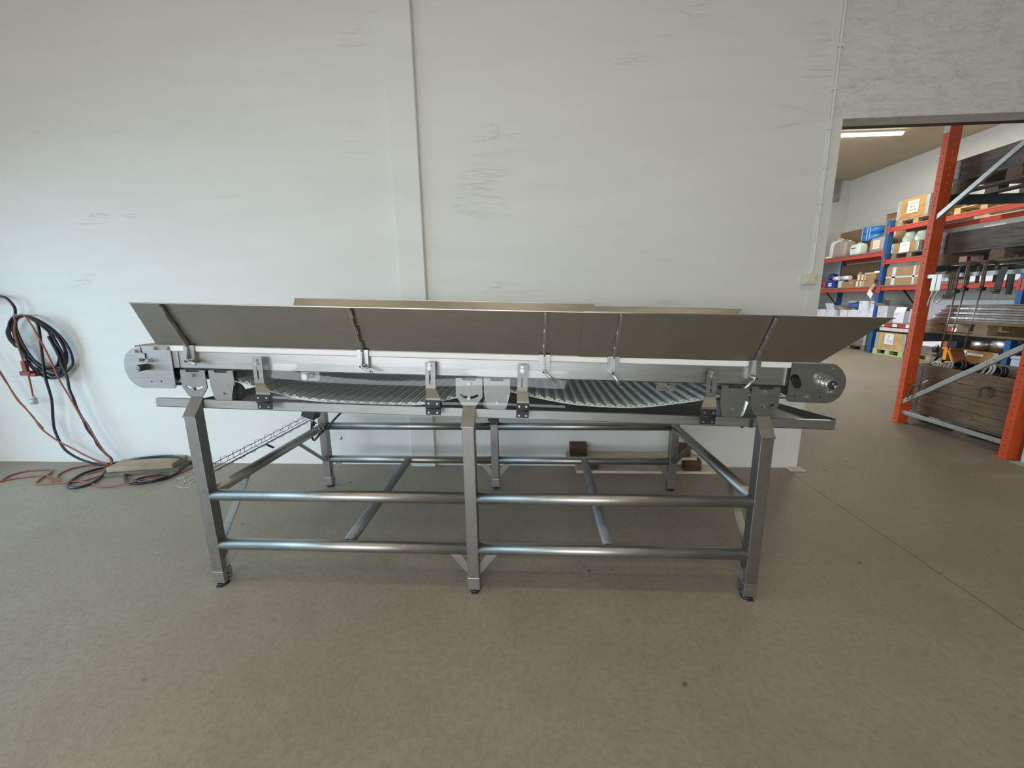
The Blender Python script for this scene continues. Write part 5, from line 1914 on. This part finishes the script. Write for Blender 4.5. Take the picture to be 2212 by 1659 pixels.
# middle shelf left bay
S2 = 1.70 + 0.0245
b = MB()
b.box(8.90, 9.25, 13.40, 13.52, S2, S2 + 0.20, 0.005)
single('red_bin', b, REDP, 'narrow red bin at the left end of the middle shelf, far rack', 'bin', (9.07, 13.46, S2))
t = thing('storage_bin', 'deep blue plastic bin with a white sticker on the middle shelf', 'bin', (9.05, 13.17, S2))
b = MB()
b.box(-0.17, 0.17, -0.19, 0.19, 0, 0.21, 0.008)
b.build('bin_body', BLUED, t, world=False)
b = MB()
b.box(-0.18, 0.18, -0.20, 0.20, 0.19, 0.212, 0.004)
b.build('bin_rim', BLUED, t, world=False)
st_ = MB().box(-0.1735, -0.1705, -0.08, 0.05, 0.05, 0.15).build('sticker', PAPER, t, world=False)
MB().box(-0.1745, -0.1736, -0.06, 0.03, 0.09, 0.115).build('print_line', INKG, st_, world=False)
b = MB()
r_ = bmesh.ops.create_icosphere(b.bm, subdivisions=3, radius=1.0)
for v in r_['verts']:
    n_ = 1 + 0.1 * sin(v.co.x * 6 + 1) * cos(v.co.y * 5.3)
    v.co = Vector((v.co.x * 0.12 * n_, v.co.y * 0.14 * n_, v.co.z * 0.10 * n_))
    for f in v.link_faces:
        f.smooth = True
single('plastic_bag', b, BLUED, 'dark blue plastic bag on the deep blue bin', 'plastic bag', (9.1, 13.40, S2 + 0.33), world=False)
for k, (y0, y1, z) in enumerate(((13.02, 13.24, S2 + 0.213 + 0.062), (12.62, 12.93, S2 + 0.213 + 0.062))):
    t = thing('paper_roll', 'white roll lying above the blue bin, ' + ('left one' if k == 0 else 'right one with a visible end'), 'roll', (9.05, (y0 + y1) / 2, z))
    h_ = (y1 - y0) / 2
    MB().cyl((0, -h_, 0), (0, h_, 0), 0.062, 24).build('roll_body', WHITEP, t, world=False)
    MB().cyl((0, h_ - 0.001, 0), (0, h_ + 0.002, 0), 0.018, 14).build('roll_core', INKG, t, world=False)
b = MB()
b.box(8.95, 9.15, 12.55, 12.97, S2 + 0.195, S2 + 0.212, 0.003)
single('blue_shelf_tray', b, BLUED, 'thin blue tray bridging the cream rolls and brown boxes, middle shelf', 'tray', (9.05, 12.76, S2 + 0.195))
for k in range(3):
    t = thing('tape_roll', ('bottom', 'middle', 'top')[k] + ' cream roll of the upright stack beside the blue bin', 'roll', (9.02, 12.86, S2 + 0.064 * k), 0, 'cream rolls stacked beside the blue bin')
    MB().cyl((0, 0, 0), (0, 0, 0.062), 0.10, 28).build('roll_body', CREAM, t, world=False)
    MB().cyl((0, 0, 0.0005), (0, 0, 0.0625), 0.035, 16).build('roll_core', CARD, t, world=False)
carton('cardboard_box', 0.28, 0.24, 0.15, (9.05, 12.595, S2), 'small open brown box beside the cream rolls, middle shelf', CARD, flaps=[('+y', 0.07, 15, CARDL), ('-y', 0.07, 10, CARDL)])
carton('cardboard_box', 0.28, 0.21, 0.16, (9.03, 12.34, S2), 'small closed brown box left of the striped tape boxes', CARD, marks=[(-0.03, 0.04, 0.11, 0.125, PAPER)])
for k, (z, dy) in enumerate(((S2, 0.0), (S2 + 0.168, -0.035))):
    carton('cardboard_box', 0.30, 0.62, 0.165, (9.04, 11.86 + dy, z), ('lower' if k == 0 else 'upper') + ' long brown box with white taped end beside the blue post', CARD if k else CARD,
           marks=[(0.22, 0.29, 0.01, 0.155, PAPERY), (0.10, 0.15, 0.01, 0.155, PAPERY), (0.02, 0.05, 0.01, 0.155, TAPE)])
b = MB()
for k in range(1):
    b.box(-0.12, 0.12, -0.10, 0.10, 0, 0.16, 0.01)
o = single('wrapped_parcel', b, simple('tan_wrap', (0.50, 0.40, 0.25), 0.25, var=0.3, vscale=12), 'tilted parcel in shiny tan wrap behind the white rolls', 'parcel', (9.30, 12.50, S2 + 0.26), world=False)
o.rotation_euler = (0.7, 0, 0)
b = MB()
b.cyl((0, -0.02, 0), (0, 0.10, 0), 0.085, 20)
single('white_roll', b, WHITEP, 'short white roll leaning beside the tilted tan parcel', 'roll', (9.15, 12.20, S2 + 0.255), world=False)
b = MB()
b.box(8.98, 9.15, 11.45, 11.72, S2 + 0.336, S2 + 0.40, 0.02)
single('white_packet', b, WHITEP, 'bright white packet on top of the long brown boxes by the blue post', 'packet', (9.06, 11.58, S2 + 0.336))
b = MB()
b.box(9.0, 9.2, 11.75, 12.05, S2 + 0.336, S2 + 0.37, 0.01)
single('cream_packet', b, CREAM, 'flat cream packet on top of the long brown boxes, left of the white one', 'packet', (9.1, 11.9, S2 + 0.336))
b = MB()
b.box(9.75, 9.77, 12.55, 14.0, S2, 2.42, 0.003)
single('cardboard_sheet', b, CARDD, 'dark brown cardboard panel standing at the back of the middle shelf', 'cardboard sheet', (9.76, 13.2, S2))
# sheet of paper hanging from the post
t = thing('hanging_note', 'white paper sheet on a brown tag hanging at the blue post below the red beam', 'note', (8.80, 11.42, 1.55))
b = MB()
b.hexa([(-0.002, -0.07, 0.22), (0.0, -0.07, 0.22), (0.0, 0.06, 0.02), (-0.002, 0.06, 0.02), (-0.002, 0.03, 0.24), (0.0, 0.03, 0.24), (0.0, 0.17, 0.05), (-0.002, 0.17, 0.05)])
b.build('brown_tag', CARDL, t, world=False)
b = MB()
b.plate([(0.02, -0.14), (0.17, -0.02), (0.10, 0.10), (-0.04, -0.02)], -0.008, -0.006, axis='x')
b.build('paper_sheet', PAPER, t, world=False)

# floor level of the far rack
pallet('loading_pallet', 0.90, 0.90, (9.32, 10.76, 0.0), 'pale green painted pallet under the tan crate on the store room floor', (GREENP, GREENP))
cD = collar(0.84, 0.86, 0.42, (9.32, 10.76, 0.1455), 'fresh pine crate with a square white paper, on the pale green pallet', W_PINE_Y, 2, hinge=GALV)
nb = MB().box(-0.4295, -0.4255, -0.10, 0.16, 0.13, 0.39).build('paper_sheet', PAPER, cD, world=False)
text_obj('Ti', 0.09, INKG, Vector((-0.431, 0.05, 0.315)), ROT_MX, nb, 0.2)
text_obj('Tray', 0.10, INKG, Vector((-0.431, 0.02, 0.22)), ROT_MX, nb, 0.2)
pallet('loading_pallet', 0.80, 1.20, (9.32, 12.15, 0.0), 'dark grey pallet on the floor left of the blue post', (W_GREY_Y, W_CHIP))
cE = collar(0.80, 1.20, 0.42, (9.32, 12.15, 0.1455), 'grey wooden crate with an orange brown upper edge, floor level left of the blue post', W_GREY_Y, 2, hinge=GALV)
b = MB()
b.box(-0.402, -0.40, -0.6, 0.6, 0.30, 0.42)
b.build('orange_board', W_TAN_Y, cE, world=False)
pallet('loading_pallet', 0.80, 1.0, (9.32, 9.72, 0.0), 'brown pallet under the red cornered crate in the store room', (W_PAL_Y, W_PAL_Y))
cF = thing('wooden_crate', 'grey wooden crate with red steel corners and a white sheet, beside the pallet truck', 'crate', (9.32, 9.72, 0.1455))
for s in (-1, 1):
    for k in range(2):
        a_, b_ = sorted((s * 0.40, s * 0.38))
        MB().box(a_, b_, -0.44, 0.44, 0.003 + k * 0.21, 0.208 + k * 0.21, 0.002).build('side_board', W_GREY_Y, cF, world=False)
    a_, b_ = sorted((s * 0.44, s * 0.42))
    MB().box(-0.38, 0.38, a_, b_, 0.003, 0.42, 0.002).build('end_board', W_GREY_X, cF, world=False)
for y in (-0.40, 0.27):
    MB().box(-0.425, -0.402, y, y + 0.10, -0.02, 0.44, 0.002).build('steel_corner', COLR, cF, world=False)
for k in range(5):
    MB().box(-0.30 + k * 0.16, -0.27 + k * 0.16, -0.452, -0.441, 0.0, 0.43, 0.002).build('steel_corner', COLR, cF, world=False)
MB().box(-0.428, -0.4255, -0.27, 0.22, 0.20, 0.41).build('paper_sheet', PAPER, cF, world=False)

# rolls and boxes beyond the pallet truck
pallet('loading_pallet', 0.80, 0.80, (9.32, 8.72, 0.0), 'pallet under the tan crate below the aluminium coils', (W_PAL_Y, W_PAL_Y))
cG = collar(0.76, 0.74, 0.22, (9.32, 8.72, 0.1455), 'tan crate with a white label below the shiny aluminium coils', W_TAN_Y, 1, hinge=GALV)
MB().box(-0.386, -0.383, -0.12, 0.22, 0.11, 0.16).build('paper_label', PAPER, cG, world=False)
MB().box(-0.386, -0.383, 0.20, 0.34, 0.02, 0.20).build('paper_label', PAPER, cG, world=False)
for k, (y, r, h_, x) in enumerate(((8.53, 0.21, 0.26, 9.25), (8.935, 0.17, 0.20, 9.22))):
    t = thing('metal_coil', 'shiny aluminium coil on the tan crate, ' + ('tall right one' if k == 0 else 'lower left one'), 'metal coil', (x, y, 0.366 + 0.002))
    MB().cyl((0, 0, 0), (0, 0, h_), r, 40).build('coil_body', ALU, t, world=False)
    MB().cyl((0, 0, 0.001), (0, 0, h_ + 0.002), r * 0.35, 20).build('coil_core', DKSTEEL, t, world=False)

# blue grey transport box, floor level further right
t = thing('transport_box', 'light blue grey plastic transport box on the floor, right of the second blue post', 'box', (9.15, 7.62, 0.0))
b = MB()
b.box(-0.30, 0.30, -0.42, 0.42, 0.02, 0.30, 0.015)
b.build('box_body', GREYBOX, t, world=False)
b = MB()
b.box(-0.31, 0.31, -0.43, 0.43, 0.30, 0.36, 0.012)
b.build('box_lid', GREYBOX, t, world=False)
b = MB()
b.box(-0.306, -0.300, -0.40, 0.40, 0.13, 0.145)
b.build('rib', BLUED, t, world=False)
carton('plum_case', 0.4, 0.55, 0.38, (9.25, 7.66, 0.362), 'dark plum coloured case standing on the blue grey transport box', PURP, cat='case', tape=[(0.13, 0.16, 0.0, 0.38)])

# ---- pallet truck
pj = thing('pallet_truck', 'yellow and black electric pallet truck parked in front of the far rack', 'pallet truck', (8.45, 8.75, 0.0))
ang = 0.25
for k, y in enumerate((8.98, 8.83)):
    b = MB()
    b.cyl((8.44, y - 0.045, 0.115), (8.44, y + 0.045, 0.115), 0.115, 30)
    w_ = b.build('wheel', BLACKP, pj)
    b = MB()
    b.cyl((8.44, y - 0.047, 0.115), (8.44, y + 0.047, 0.115), 0.117, 30, caps=False)
    b.build('tyre_tread', simple('tyre_grey', (0.15, 0.15, 0.14), 0.8), w_)
b = MB()
b.box(8.36, 8.56, 8.76, 9.05, 0.235, 0.26, 0.005)
b.box(8.40, 8.55, 8.80, 9.0, 0.25, 0.40, 0.02)
b.cyl((8.43, 8.98, 0.36), (8.40, 9.06, 0.36), 0.06, 20)
b.build('drive_unit', BLACKP, pj)
b = MB()
b.ball((8.42, 9.02, 0.43), 0.035)
b.cyl((8.40, 9.04, 0.33), (8.395, 9.07, 0.33), 0.035, 18)
b.build('hydraulic_knob', BRIGHT, pj)
b = MB()
b.hexa([(8.36, 8.50, 0.07), (8.62, 8.50, 0.07), (8.62, 8.52, 0.05), (8.36, 8.52, 0.05), (8.36, 8.70, 0.43), (8.62, 8.70, 0.43), (8.62, 8.72, 0.41), (8.36, 8.72, 0.41)], 0.004)
b.build('sloping_cover', simple('brown_orange_paint', (0.34, 0.12, 0.03), 0.5), pj)
b = MB()
b.bar((8.355, 8.72, 0.42), (8.355, 8.525, 0.06), 0.03, 0.012, side=(1, 0, 0))
b.box(8.34, 8.62, 8.66, 8.85, 0.40, 0.43, 0.004)
b.box(8.35, 8.60, 8.72, 8.80, 0.18, 0.40, 0.01)
b.build('side_frame', YELL, pj)
for y in (8.52, 8.30):
    b = MB()
    b.box(8.32, 9.2 - 0.5, y + 0.0, y + 0.12, 0.045, 0.085, 0.008)
    b.build('fork', YELL, pj)
b = MB()
b.box(8.36, 8.56, 8.58, 8.76, 0.43, 0.60, 0.02)
b.build('battery_box', BLACKP, pj)
b = MB()
b.tube([(8.45, 8.75, 0.58), (8.42, 8.72, 0.66), (8.40, 8.60, 0.70)], 0.016, 10)
b.build('tiller', simple('grey_handle', (0.35, 0.36, 0.36), 0.4), pj)

# items for the third bay (glimpsed through the near rack)
for (y, h_, lab, mt) in ((9.55, 0.30, 'brown cardboard box on the middle shelf behind the clamps', CARDD), (8.75, 0.14, 'long white pack on the middle shelf behind the clamps', WBOX)):
    carton('cardboard_box' if mt is CARDD else 'white_carton', 0.5, 0.6 if mt is CARDD else 0.95, h_, (9.2, y, 1.715 + 0.026), lab, mt)
carton('grey_carton', 0.5, 1.7, 0.55, (9.3, 9.22, S3 + 0.002), 'broad grey carton on the lower shelf behind the wrapped sheets', GREYFOAM)
pallet('loading_pallet', 0.80, 1.20, (9.36, 9.2, 3.1405), 'pale pallet on the top level of the far rack behind the near rack', (W_PINE_Y, W_PINE_Y))
